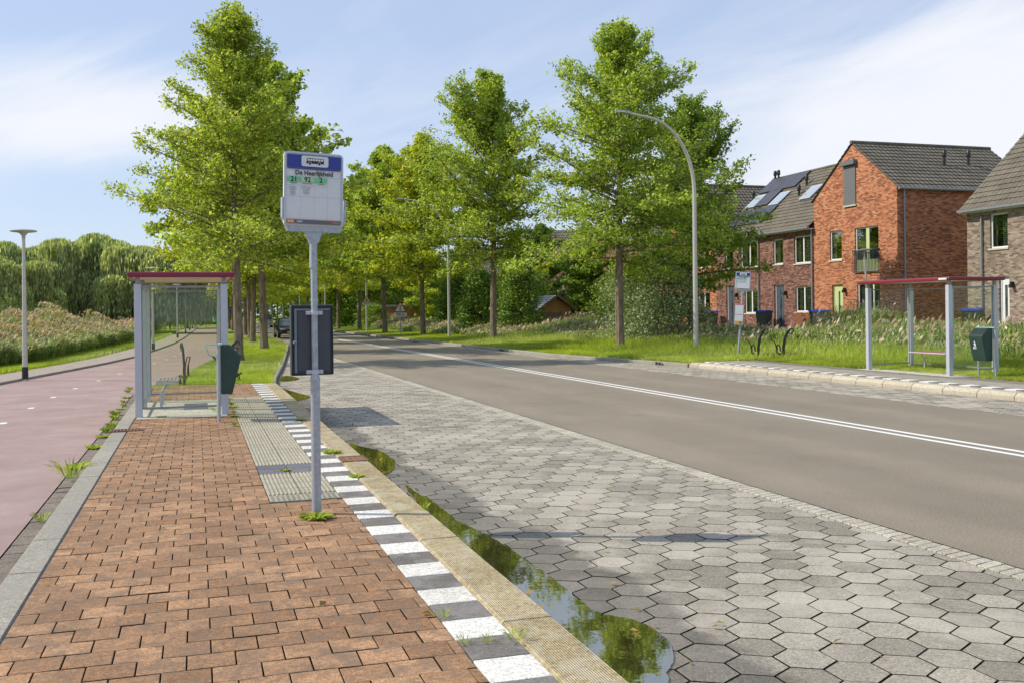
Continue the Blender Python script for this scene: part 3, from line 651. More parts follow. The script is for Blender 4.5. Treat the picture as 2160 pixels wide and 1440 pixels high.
for x, y, s, lab in ((27.6, 63.5, 1.1, 'green shrub behind the trellis fence'), (17.6, 104, .75, 'low dark shrub left of the wooden shed'), (24.5, 130, 1.6, 'broad dark shrub left behind the shed'), (22, 118, 1.9, 'large shrub far left behind the warning sign'),
                     (21, 134, 2.1, 'large dark shrub far behind the right tree row'), (31.5, 70, 1.5, 'dark shrub behind the small garden house'), (23.5, 72, 1.3, 'dark shrub behind the yellow-green shrub')):
    o = copy_tree(proto_gb); o.location = (x, y, 0); o.rotation_euler.z = x+y; o.scale = (s, s, s); tag(o, lab, 'shrub', 'garden shrubs')
gt = [oak_proto(51, 9.5, 4.0, 1.6, 46, 22000, .25, 'leaf_d', trunk_r=.16, name='garden_tree'), oak_proto(57, 9.5, 4.2, 1.4, 46, 22000, .25, 'leaf_y', trunk_r=.16, name='garden_tree')]
u2 = set()
for x, y, s, k, lab in ((26.5, 66, .8, 0, 'dark garden tree behind the small garden house'), (25.5, 79, .85, 1, 'yellow-green garden tree between the pointed pin oak and the dark roof'), (24.5, 93, .9, 0, 'dark garden tree behind the wooden shed'),
                        (25, 108, .9, 1, 'yellowish garden tree left behind the shed'), (24.5, 124, 1.0, 0, 'garden tree behind the far end of the right row'), (30, 86, 1.0, 0, 'tall dark garden tree before the far dark house'),
                        (24, 142, 1.1, 1, 'far yellowish garden tree beyond the right row'), (24, 162, 1.2, 0, 'very far dark garden tree beyond the right row'), (24, 186, 1.2, 1, 'farthest yellowish tree beyond the right row')):
    plant(gt, k, (x, y, 0), x*y, s, u2, label=lab, cat='tree', group='garden trees behind the right verge')
for x, y, s, lab in ((-7, 182, 1.25, 'dark tree at the end of the cycle path, left side'), (-13, 170, 1.1, 'tree left of the end of the cycle path')):
    plant(gt, 0, (x, y, 0), x, s, u2, label=lab, cat='tree', group='trees at the end of the cycle path')
at = oak_proto(63, 8.6, 3.6, 2.2, 44, 16000, .26, 'autumn', trunk_r=.15, name='autumn_tree'); at.location = (-1.0, 150, 0); tag(at, 'brown autumn tree above the end of the cycle path', 'tree')
# far wood behind everything
rng = np.random.default_rng(5); n = 60000
ax = rng.uniform(-260, 330, n); hh = 11+3*np.sin(ax*.11)+2*np.sin(ax*.31+1); P = np.stack([ax, 300+rng.normal(0, 5, n)+.0*ax, np.abs(rng.uniform(0, 1, n))**.8*hh], 1)
V = quad_leaves(P, 1.3, .2, .8, 5); np_mesh('far_wood', V, 4, mt['leaf_d'], kind='stuff', label='dark green wood on the horizon behind the road', cat='wood')
# willows
def willow_proto(seed, R, H, ns, mat='willow'):
    rng = np.random.default_rng(seed); root = empty('weeping_willow', (0, 0, 0))
    K = 13; la = rng.uniform(0, 6.283, K); lr = np.sqrt(rng.uniform(0, 1, K))*R*.78; lh = H*(.60+.36*np.sqrt(np.clip(1-(lr/R)**2, 0, 1)))*rng.uniform(.68, 1.06, K)
    idx = rng.integers(0, K, ns); a = rng.uniform(0, 6.283, ns); q = np.sqrt(rng.uniform(0, 1, ns)); lobe = R*.36
    x = lr[idx]*np.cos(la[idx])+lobe*q*np.cos(a); y = lr[idx]*np.sin(la[idx])+lobe*q*np.sin(a); z = lh[idx]*(.86+.14*np.sqrt(1-q**2))
    Ln = rng.uniform(.35, .95, ns)*z*(.55+.45*q); Ln = np.minimum(Ln, z-.25); Ln = np.maximum(Ln, .5)
    seg = 9; Vs = []
    for k in range(seg):
        u0 = k/seg; zz = z-Ln*u0+rng.normal(0, .05, ns); out = (1+.06*np.sqrt(u0))
        px_, py_ = x*out+rng.normal(0, .07, ns), y*out+rng.normal(0, .07, ns); hl = Ln/seg*rng.uniform(.9, 1.4, ns); wd = rng.uniform(.045, .11, ns)
        t = rng.uniform(0, 3.14, ns); dx, dy = np.cos(t)*wd, np.sin(t)*wd
        Vs.append(np.stack([np.stack([px_-dx, py_-dy, zz-hl*.4], 1), np.stack([px_, py_, zz-hl], 1), np.stack([px_+dx, py_+dy, zz-hl*.5], 1), np.stack([px_+rng.normal(0, .03, ns), py_, zz], 1)], 1))
    np_mesh('crown', np.concatenate(Vs), 4, mt[mat], root)
    tb = MB(); tb.tube([(0, 0, 0), (.1, 0, 1.2), (.0, .1, 2.6)], [.5, .38, .34], 9)
    for i in range(7):
        a_ = i*.9; tb.tube([(0, .1, 2.4), (R*.3*math.cos(a_), R*.3*math.sin(a_), H*.55), (R*.6*math.cos(a_), R*.6*math.sin(a_), H*.78)], [.22, .14, .05], 6)
    tb.build('trunk', mt['bark'], root, local=True, smooth=True); return root
wp = [willow_proto(1, 5.4, 10.0, 7000), willow_proto(2, 5.2, 9.8, 7000)]
u3 = set()
for px_, top, dist, k, s, lab in ((-25, 530, 92, 0, .9, 'weeping willow at the left edge of the view'), (95, 517, 96, 1, 1.02, 'weeping willow behind the first disc lamp'), (200, 522, 100, 0, 1.02, 'weeping willow in the middle of the group, right of the first disc lamp'),
                                  (305, 528, 98, 1, .98, 'rightmost weeping willow above the left bus shelter'), (395, 590, 135, 0, .9, 'small far willow seen over the shelter roof'), (25, 560, 82, 1, .72, 'low weeping willow in front of the left ones')):
    u, v = unr(px_, 668); d = dist; X = u*d/F; plant(wp, k, (X*CS+d*SN, -X*SN+d*CS, 0), px_, s, u3, label=lab, cat='willow', group='weeping willows beyond the left reeds')
# blades: grass and reeds
def blades(P, h, wdt, lean=.35, seed=0, seg=1):
    rng = np.random.default_rng(seed); n = len(P); a = rng.uniform(0, 6.283, n); H_ = h*rng.uniform(.45, 1.3, n); W_ = wdt*rng.uniform(.7, 1.3, n)
    dx, dy = np.cos(a)*W_/2, np.sin(a)*W_/2; l = rng.normal(0, lean, (n, 2))*H_[:, None]
    return np.stack([P+np.stack([-dx, -dy, 0*dx], 1), P+np.stack([dx, dy, 0*dx], 1), P+np.stack([l[:, 0], l[:, 1], H_], 1)], 1)
def scatter(n, y0, y1, fl, fr, z, seed, pw=1.0):
    rng = np.random.default_rng(seed); y = y0+(y1-y0)*rng.uniform(0, 1, n)**pw; u = rng.uniform(0, 1, n)
    L = np.array([fl(v) for v in y]); R = np.array([fr(v) for v in y]); return np.stack([L+(R-L)*u, y, np.full(n, z)], 1)
np_mesh('island_grass', blades(scatter(70000, 24.5, 75, lambda y: interp(y, TPR)+.03, lambda y: interp(y, TI)-.15, .06, 1, 1.6), .13, .02, .5, 1), 3, mt['grass'], kind='stuff', label='bright green grass on the left island between path and road', cat='grass')
np_mesh('verge_grass', blades(scatter(120000, 14, 34, lambda y: max(17.2 if y < 28 else 0, interp(y, TK)+.25), lambda y: 20.9, .07, 2, 1.0), .3, .028, .45, 2), 3, mt['grass'], kind='stuff', label='long bright grass behind the far bus stop', cat='grass')
np_mesh('verge_grass', blades(scatter(110000, 34, 110, lambda y: interp(y, TK)+.25, lambda y: 18.6, .07, 3, 1.4), .24, .035, .45, 3), 3, mt['grass'], kind='stuff', label='bright grass strip under the pin oaks along the far kerb', cat='grass')
np_mesh('path_verge_grass', blades(scatter(50000, 26, 110, lambda y: interp(y, TPL)-3.4, lambda y: interp(y, TPL)-1.5, .05, 4, 1.3), .14, .025, .45, 4), 3, mt['grass'], kind='stuff', label='short bright grass between the side pavement and the left reeds', cat='grass')
np_mesh('tall_grass', blades(scatter(30000, 15, 60, lambda y: max(17.9 if y < 28 else 0, interp(y, TK)+1.6), lambda y: 20.8, .07, 6, 1.0), .55, .03, .5, 6), 3, mt['grass'], kind='stuff', label='taller grass blades at the foot of the right reeds', cat='grass')
def on_paving(n, seed):
    rng = np.random.default_rng(seed); y = 4+24*rng.uniform(0, 1, n)**1.3; x = 1.85+np.abs(rng.normal(0, .8, n)); k = rng.uniform(0, 1, n) < .25; x[k] = rng.uniform(-.9, 5, k.sum()); z = np.where(x < 1.8, .172, .012); return np.stack([x, y, z], 1)
np_mesh('fallen_leaves', quad_leaves(on_paving(150, 3), .045, 3, .7, 3), 4, mt['autumn'], kind='stuff', label='few small fallen leaves scattered on the paving', cat='leaves')
fl = scatter(260, 24.6, 40, lambda y: interp(y, TPR)+.2, lambda y: interp(y, TI)-.3, .15, 9)
np_mesh('dandelions', quad_leaves(fl, .035, 2, .9, 9), 4, mt['flower'], kind='stuff', label='small yellow flowers dotted in the island grass', cat='flowers')
def reeds(name, P, h, seed, lab, wid=.03, pl=1.0, edge=None):
    rise = np.array([edge(p) for p in P]) if edge else 1.0
    rng = np.random.default_rng(seed); n = len(P); hs = h*rng.triangular(.55, .9, 1.32, n)*(.88+.22*np.sin(P[:, 1]*.9+P[:, 0]*1.7)*np.cos(P[:, 1]*.37+1))*rise; wind = np.array([.16, -.05])
    Q = []
    for k in range(7):                                # leaves
        z0 = hs*rng.uniform(.1, .78, n); a = rng.normal(.2, 1.3, n); L = rng.uniform(.3, .65, n)*h/1.6; b0 = P+np.stack([wind[0]*z0, wind[1]*z0, z0], 1)
        d = np.stack([np.cos(a)*.6, np.sin(a)*.6, rng.uniform(.5, 1.5, n)], 1); d /= np.linalg.norm(d, axis=1)[:, None]; w_ = np.stack([-np.sin(a), np.cos(a), 0*a], 1)*wid*.7
        mid = b0+d*L[:, None]*.55; tip = b0+d*L[:, None]+np.stack([0*a+.06, 0*a, -L*.35], 1)
        Q.append(np.stack([b0, mid-w_, tip, mid+w_], 1))
    top = P+np.stack([wind[0]*hs, wind[1]*hs, hs], 1); a = rng.uniform(0, 3.14, n); w_ = np.stack([np.cos(a), np.sin(a), 0*a], 1)*.007
    Q.append(np.stack([P-w_, P+w_, top+w_*.5, top-w_*.5], 1)); nl = sum(len(q) for q in Q)
    for k in range(3):
        sel = rng.uniform(0, 1, n) < pl*.8; t = top[sel]; m_ = len(t); a = rng.normal(0, .9, m_); L = rng.uniform(.16, .30, m_)
        d = np.stack([np.cos(a)*.6, np.sin(a)*.35, rng.uniform(-.2, 1.0, m_)], 1)*L[:, None]; w_ = np.stack([rng.normal(0, .5, m_), rng.normal(0, 1, m_), rng.normal(0, .6, m_)], 1)*.042
        Q.append(np.stack([t-d*.15, t+d*.45-w_, t+d, t+d*.5+w_], 1))
    V = np.concatenate(Q); mi = np.zeros(len(V)); mi[nl:] = 1
    return np_mesh(name, V, 4, None, mats=[mt['reedleaf'], mt['plume']], mi=mi, kind='stuff', label=lab, cat='reeds')
reeds('reeds', scatter(11000, 34, 75, lambda y: interp(y, TPL)-9.5, lambda y: interp(y, TPL)-3.2, .0, 11, 1.2), 2.0, 11, 'pink-plumed reed bed between the left pavement and the willows', .032, .7, edge=lambda p: min(1, .38+.13*(interp(p[1], TPL)-3.2-p[0])))
reeds('reeds', scatter(4000, 75, 130, lambda y: interp(y, TPL)-9.5, lambda y: interp(y, TPL)-3.4, .0, 12, 1.2), 1.6, 12, 'far pale reeds seen through the glass of the left shelter', .08)
reeds('reeds', scatter(8500, 14, 34, lambda y: 20.6, lambda y: 24.6, .0, 13), 1.55, 13, 'green reeds behind the far bus shelter', .034, .06, edge=lambda p: .5+.14*(p[0]-20.6))
reeds('reeds', scatter(9500, 33, 60, lambda y: 18.9 if y > 40 else 19.8, lambda y: 23.6, .0, 14), 1.3, 14, 'reeds before the row houses behind the bicycle racks', .034, .08, edge=lambda p: min(1, .45+.2*(p[0]-19)))
reeds('reeds', scatter(7000, 58, 112, lambda y: 17.0, lambda y: 20.0, .0, 15), 1.3, 15, 'pale reeds before the wooden shed and conifers', .05, .3, edge=lambda p: min(1, .5+.25*(p[0]-17)))
# weed tufts in the joints
def tuft(seed, n, r, h, wdt=.012, name='weed_tuft'):
    rng = np.random.default_rng(seed); a = rng.uniform(0, 6.283, n); q = r*.35*np.sqrt(rng.uniform(0, 1, n)); P = np.stack([q*np.cos(a), q*np.sin(a), 0*a], 1)
    d = np.stack([np.cos(a)*r*rng.uniform(.5, 1.1, n), np.sin(a)*r*rng.uniform(.5, 1.1, n), h*rng.uniform(.3, 1.1, n)], 1); w_ = np.stack([-np.sin(a), np.cos(a), 0*a], 1)*wdt
    V = np.stack([P, P+d*.55-w_+[0, 0, .3*h], P+d, P+d*.5+w_+[0, 0, .3*h]], 1); return np_mesh(name, V, 4, mt['grass'])
tg = [tuft(1, 90, .16, .05, .016), tuft(2, 26, .10, .07, .004), tuft(3, 60, .22, .20, .006), tuft(4, 120, .15, .13, .009)]; ut = set()
def tuf(k, x, y, z, s, lab, t_=None):
    px_, py_ = G(x, y, z); o = tg[k] if k not in ut else tg[k].copy()
    if k in ut: COL.objects.link(o)
    ut.add(k); o.location = (px_, py_, z); o.rotation_euler.z = x; o.scale = (s, s, s); tag(o, lab, 'weed', 'weeds growing in the paving joints')
tuf(0, 666, 1093, ZP, .8, 'leafy weed at the foot of the near bus stop pole')
tuf(1, 935, 1303, ZP, .6, 'thin weed between red paver and second white tile from the front')
tuf(1, 980, 1357, ZP, .55, 'thin weed at the left corner of the nearest white tile'); tuf(1, 1030, 1354, ZP, .5, 'thin weed in the joint behind the nearest white tile'); tuf(1, 1085, 1350, ZP, .8, 'thin weed where the nearest white tile meets the tan kerb')
tuf(1, 895, 1072, ZP, .8, 'weed on the tan kerb joint over the narrow puddle'); tuf(0, 752, 1005, ZP, .5, 'weed beside the tan kerb right of the near bus stop pole'); tuf(0, 700, 955, ZP, .7, 'weed in front of the drain opening in the kerb')
tuf(0, 603, 992, ZP, .35, 'small weed in the slate tiles of the guiding strip'); tuf(0, 633, 886, ZP, .55, 'weed in the kerb joint within the shelter roof shadow')
tuf(2, 148, 1010, .01, 1.1, 'tallest grass tuft beside the red cycle path'); tuf(2, 88, 1100, .01, .45, 'small tuft in the gutter at the lower left'); tuf(0, 175, 985, .01, 1.0, 'flat weed in the gutter above the tallest tuft'); tuf(0, 205, 945, .01, .9, 'weed in the gutter left of the paver corner')
for i in range(12):
    tuf((0, 3, 3)[i % 3], 222+i*5+random.uniform(-5, 5), 920-i*9+random.uniform(-4, 4), .01, random.uniform(.4, .8), 'flat weed in the long row between red path and kerb by the left shelter')
for i in range(8):
    tuf((3, 0)[i % 2], 484+i*2+random.uniform(-2, 2), 834+i*9.5+random.uniform(-4, 4), ZP, random.uniform(.3, .55), 'weed in the row between left shelter and ribbed tiles')
tuf(2, 455, 868, ZP, .55, 'grass tuft at the foot of the left litter bin'); tuf(0, 340, 880, ZP, .5, 'weed before the glass of the left shelter')

# ------------------------------------------------------------------ bus stop sign
def Rz(a): return Matrix.Rotation(a, 4, 'Z')
def sign_panel(mb, W=.485, Hh=.60, z0=2.47, y=-.02, small=False):
    # front faces -y; materials: 0 white 1 blue 2 black 3 green 4 lightgreen 5 grey 6 orange 7 linegrey 8 galv
    T = lambda x, z, dy: Matrix.Translation((x, y-dy, z)) @ Matrix.Rotation(rad(90), 4, 'X')
    def rect(x0, x1, za, zb, dy, m): mb.add([(x0, y-dy, za), (x1, y-dy, za), (x1, y-dy, zb), (x0, y-dy, zb)], [(0, 1, 2, 3)], m)
    def rrect(x0, x1, za, zb, r, n=5):
        out = []
        for cx, cz, a0 in ((x1-r, za+r, -90), (x1-r, zb-r, 0), (x0+r, zb-r, 90), (x0+r, za+r, 180)):
            out += [(cx+r*math.cos(rad(a0+90*i/n)), cz+r*math.sin(rad(a0+90*i/n))) for i in range(n+1)]
        return out
    h = W/2; a, b_ = z0, z0+Hh
    mb.ex([(p[0], y, p[1]) for p in rrect(-h, h, a, b_, .035)], (0, .03, 0), 0)
    ol = rrect(-h, h, a, b_, .035); il = rrect(-h+.016, h-.016, a+.016, b_-.016, .022); n = len(ol)
    mb.add([(p[0], y-.001, p[1]) for p in ol]+[(p[0], y-.008, p[1]) for p in il], [(i, (i+1) % n, n+(i+1) % n, n+i) for i in range(n)], 8)
    rect(-h+.022, h-.022, b_-.128, b_-.025, .0105, 1); rect(-h+.024, h-.024, b_-.140, b_-.131, .0105, 1)
    pts = rrect(-.105, .115, b_-.116, b_-.030, .016); mb.add([(p[0], y-.012, p[1]) for p in pts], [tuple(range(len(pts)))], 0)
    # bus pictogram
    bx, bz = .005, b_-.072
    body = [(-.072, -.020), (-.066, .024), (.070, .022), (.073, -.020)]; mb.add([(bx+p, y-.013, bz+q) for p, q in body], [(0, 3, 2, 1)], 2)
    for k in range(6):
        x0 = -.062+k*.0218; rect(bx+x0, bx+x0+.0178, bz+.002, bz+.018, .014, 0)
    for wx in (-.042, .035):
        for r, m_, dd in ((.0135, 0, .0145), (.0105, 2, .015)): mb.add([(bx+wx+r*math.cos(t), y-dd, bz-.019+r*math.sin(t)) for t in [i*math.pi/8 for i in range(16)]], [tuple(range(16))], m_)
    mb.text('De Heerlijkheid', .052, T(.0, b_-.170, .0105), 2, .93)
    rect(-h+.022, h-.022, b_-.2005, b_-.199, .0105, 7)
    for k, (num, g_) in enumerate((('21', 3), ('92', 4), ('2', 3))):
        x0 = -h+.024+k*.1095; rect(x0+.002, x0+.106, b_-.242, b_-.204, .0103, g_); mb.text(num, .054, T(x0+.054, b_-.224, .0115), 2)
        rect(x0+.002, x0+.106, b_-.273, b_-.271, .0105, 3)
        if not small:
            mb.text(('Ridderkerk', 'Rotterdam Zuidplein', 'v.v. Heerlijkheid')[k], (.012, .010, .010)[k], T(x0+.054, b_-.254, .0105), 2)
            rows = (('Pr. Margriet', 'De Nagelhoutse', 'Burg. weg', 'Zuiderweg', 'Hordijkweg', 'Centrum'), ('Hordijk en Overpad', 'Woonzorgplein', 'Groene Kruis', 'Burgemeester', 'Lombardijen'), ())[k]
            for j, t_ in enumerate(rows): mb.text(t_, .0095, T(x0+.045, b_-.286-.0125*j, .0105), 5)
        else: rect(x0+.012, x0+.09, b_-.33, b_-.3, .0103, 7)
    for k in (1, 2, 3): rect(-h+.0235+k*.1095, -h+.0247+k*.1095, a+.055, b_-.20, .0105, 7)
    rect(-h+.022, h-.022, b_-.3615, b_-.360, .0105, 7)
    rect(-h+.02, h-.02, a+.022, a+.052, .0105, 5); rect(-h+.02, h-.02, a+.053, a+.057, .0107, 6); rect(-h+.022, -h+.082, a+.024, a+.052, .0112, 6)
    mb.text('6340', .022, T(-h+.052, a+.037, .0125), 0); mb.text('0440', .022, T(-h+.125, a+.037, .0125), 0); mb.text('Qbuzz', .022, T(h-.062, a+.037, .0125), 6)
SM = [mt[k] for k in ('sign_white', 'sign_blue', 'sign_black', 'sign_green', 'sign_green_lt', 'sign_grey', 'sign_orange', 'sign_line', 'alu')]
def bus_sign(loc, rz, lean, label, back, small, zsh=0):
    root = empty('bus_stop_sign', loc, rz, label=label, cat='bus stop sign', group='bus stop signs'); root.rotation_euler = (0, lean, rz)
    mb = MB(); mb.tube([(0, 0, -.15), (0, 0, 1.08)], .038, 20); mb.lathe([(.038, 1.08), (.040, 1.085), (.040, 1.10), (.029, 1.135), (.029, 1.14)], 20)
    mb.tube([(0, 0, 1.13), (0, 0, 2.22)], .0265, 20); mb.build('pole', mt['galv'], root, local=True, smooth=True)
    mb = MB(); mb.tube([(0, 0, 2.08), (0, 0, 2.20), (0, 0, 2.36)], .031, 20)
    mb.ex([(-.033, -.028, 2.28), (.033, -.028, 2.28), (.075, -.028, 2.375), (-.075, -.028, 2.375)], (0, .05, 0))
    mb.bb(-.205, .205, -.034, .024, 2.37, 2.415)
    for s in (-1, 1): mb.ex([(s*.19, -.033, 2.372), (s*.215, -.033, 2.372), (s*.262, -.033, 2.48), (s*.262, -.033, 2.64), (s*.248, -.033, 2.64), (s*.244, -.033, 2.47)], (0, .06, 0))
    mb.v = [(p[0], p[1], p[2]-.085) for p in mb.v]; hold = mb.build('sign_holder', mt['galv'], root, local=True)
    mb = MB(); sign_panel(mb, z0=2.41, y=-.036, small=small); mb.v = [(p[0]-.008, p[1], p[2]-.085) for p in mb.v]; sp = mb.build('sign_panel', SM, root, local=True)
    if back:
        for q in (sp, hold):
            T_ = Matrix.Translation((0, 0, 2.3)) @ Matrix.Rotation(rad(1.1), 4, 'Y') @ Matrix.Translation((0, 0, -2.3)); q.data.transform(T_)
    y0 = .033; dx = -.01
    mb = MB()
    if back:                                          # timetable box seen from behind, hinges and lock rail to us
        mb.bb(-.175+dx, .175+dx, y0+.006, y0+.055, 1.125, 1.695); cab = mb.build('timetable_box', mt['anthracite'], root, local=True, bevel=.012)
        mb = MB()
        for x0, x1, z0, z1 in ((-.172, -.160, 1.13, 1.69), (.160, .172, 1.13, 1.69), (-.16, .16, 1.13, 1.142), (-.16, .16, 1.678, 1.69)): mb.bb(x0+dx, x1+dx, y0-.006, y0+.008, z0, z1)
        mb.build('edge_rim', mt['sign_black'], root, local=True)
        mb = MB(); mb.bb(-.148+dx, -.128+dx, y0-.012, y0+.008, 1.15, 1.66); mb.bb(-.128+dx, .14+dx, y0-.012, y0+.008, 1.652, 1.662); mb.bb(-.125+dx, .14+dx, y0-.008, y0+.007, 1.16, 1.65)
        cab2 = mb.build('back_plate', mt['anthracite'], root, local=True, bevel=.003)
        MB().bb(-.150+dx, -.130+dx, y0-.015, y0-.011, 1.15, 1.664).bb(-.13+dx, .142+dx, y0-.015, y0-.011, 1.65, 1.664).build('hinge_rail', mt['anthracite_lt'], root, local=True)
        mb = MB(); mb.tube([(-.158+dx, y0-.02, 1.403), (-.135+dx, y0-.02, 1.403)], .006, 8); mb.tube([(-.158+dx, y0-.02, 1.403), (-.158+dx, y0-.02, 1.385)], .006, 8); mb.build('latch', mt['galv'], root, local=True)
    else:
        mb.bb(-.20, .09, -.11, .04, 1.15, 1.85); mb.build('timetable_box', mt['galv'], root, local=True, bevel=.01)
        mb = MB(); mb.bb(-.185, .075, -.118, -.109, 1.17, 1.83); mb.bb(-.185, .075, -.121, -.117, 1.50, 1.51, 1); mb.bb(-.18, .07, -.121, -.117, 1.18, 1.29, 2); mb.bb(-.03, .03, -.123, -.120, 1.20, 1.28, 3)
        mb.bb(-.19, .08, -.12, -.116, 1.82, 1.84, 1)
        mb.build('timetable', [mt['sign_white'], mt['red'], mt['amber'], mt['sign_grey']], root, local=True)
    for z in (1.155, 1.63):
        mb = MB(); mb.bb(-.068, .068, .020, .036, z-.016, z+.016); mb.tube([(0, 0, z-.016), (0, 0, z+.016)], .032, 20); mb.bb(-.066, .066, -.008, .02, z-.0155, z+.0155)
        for s in (-1, 1): mb.tube([(s*.048, -.016, z), (s*.048, -.006, z)], .008, 8)
        mb.build('clamp', mt['alu'], root, local=True, bevel=.002)
    return root
bx, by = G(668, 1083, ZP)
bus_sign((bx, by, ZP), rad(8), 0, 'near bus stop pole with De Heerlijkheid panel and dark timetable box', True, False)
bx, by = G(1557, 757, .12)
bus_sign((bx, by, .10), rad(-34), rad(4.2), 'leaning bus stop pole across the road left of the bicycle racks', False, True)

# ------------------------------------------------------------------ shelters
def shelter(loc, rz, label, badge):
    # local: x towards the back (bench side), y along, near end at y=0; front (road side) at x=0
    root = empty('bus_shelter', loc, rz, label=label, cat='bus shelter', group='glass bus shelters'); D, L, Hh = 1.33, 2.94, 2.135
    for x, y in ((0, 0), (0, L), (D, 0), (D, L/2), (D, L)):
        mb = MB(); mb.bb(x-.055, x+.055, y-.055, y+.055, 0, Hh)
        mb.bb(x-.035, x+.035, y-.035, y+.035, Hh, Hh+.11, 1); mb.build('post', [mt['alu'], mt['zinc']], root, local=True, bevel=.006)
    mb = MB(); x0, x1, y0, y1, z = -.17, D+.15, -.2, L+.2, Hh+.10
    e = .05; ring = [(x0+e, y0+e), (x1-e, y0+e), (x1-e, y1-e), (x0+e, y1-e)]; mb.ex([(a, b_, z+.015) for a, b_ in ring], (0, 0, .07)); mb.build('roof', mt['cream'], root, local=True)
    mb = MB()
    for a, b_, c_, d_ in ((x0, x1, y0, y0+.06), (x0, x1, y1-.06, y1), (x0, x0+.06, y0+.06, y1-.06), (x1-.06, x1, y0+.06, y1-.06)): mb.bb(a, b_, c_, d_, z, z+.085)
    mb.build('roof_trim', mt['maroon'], root, local=True, bevel=.025)
    if badge: MB().bb(x0-.003, x0+.01, y0+.08, y0+.34, z+.02, z+.06).build('maker_plate', mt['sign_white'], root, local=True)
    MB().bb(.35, .75, .75, .85, z-.012, z+.016).build('ceiling_light', mt['sign_white'], root, local=True)
    def pane(ax, a0, a1, p, name='glass_pane'):
        g = .012; mb = MB()
        if ax == 'x': mb.bb(a0, a1, p-.004, p+.004, .16, Hh-.06)
        else: mb.bb(p-.004, p+.004, a0, a1, .16, Hh-.06)
        o = mb.build(name, mt['glass'], root, local=True)
        mb = MB()
        if ax == 'x': mb.bb(a0, a1, p-g, p+g, Hh-.06, Hh-.03); mb.bb(a0, a1, p-g, p+g, .13, .16); mb.bb(a0-.0, a0+.012, p-g, p+g, .16, Hh-.06); mb.bb(a1-.012, a1, p-g, p+g, .16, Hh-.06)
        else:
            mb.bb(p-g, p+g, a0, a1, Hh-.06, Hh-.03); MB().bb(p-g, p+g, a0, a1, .13, .16).build('bottom_rail', mt['zinc'], o, local=True)
        mb.build('pane_frame', mt['zinc'], o, local=True)
    pane('x', .057, D-.057, 0); pane('x', .057, D-.057, L); pane('y', .057, L/2-.057, D); pane('y', L/2+.057, L-.057, D)
    return root
sl = shelter((.43, 17.05, ZP), 0, 'left bus shelter with maroon roof trim beside the red cycle path', False)
sl.scale = (-1, 1, 1)
shelter((16.85, 19.2, .16), 0, 'far bus shelter across the road before the brick houses', True)
# benches
def bench(loc, lab, mirror, seatm):
    root = empty('shelter_bench', loc, 0, label=lab, cat='bench', group='shelter benches'); s = -1 if mirror else 1; w_ = .17
    mb = MB(); 
    for k in range(6): mb.bb(s*-.15+.0, s*-.15+.0, 0, 0, 0, 0) if False else mb.bb(-.185+.064*k, -.135+.064*k, -.62, .62, .458, .482)
    mb.build('seat', seatm, root, local=True, bevel=.004)
    mb = MB(); mb.tube([(-w_, -.66, .455), (w_, -.66, .455), (w_, .66, .455), (-w_, .66, .455), (-w_, -.66, .455)], .02, 8); mb.build('seat_frame', mt['alu'], root, local=True, smooth=True)
    for y in (-.42, .42):
        MB().tube([(s*-.02, y, .45), (s*.02, y, .40), (s*.10, y, .28), (s*.11, y, 0)], .022, 8).build('leg', mt['alu'], root, local=True, smooth=True)
        MB().lathe([(.06, 0), (.06, .012)], 12, c=(s*.11, y, 0)).build('foot_plate', mt['alu'], root, local=True)
bench((-.50, 18.9, ZP+.006), 'bench inside the left bus shelter', True, mt['bench_grey'])
bench((17.82, 20.9, .168), 'dark red slatted bench inside the far bus shelter', False, mt['bench_red'])
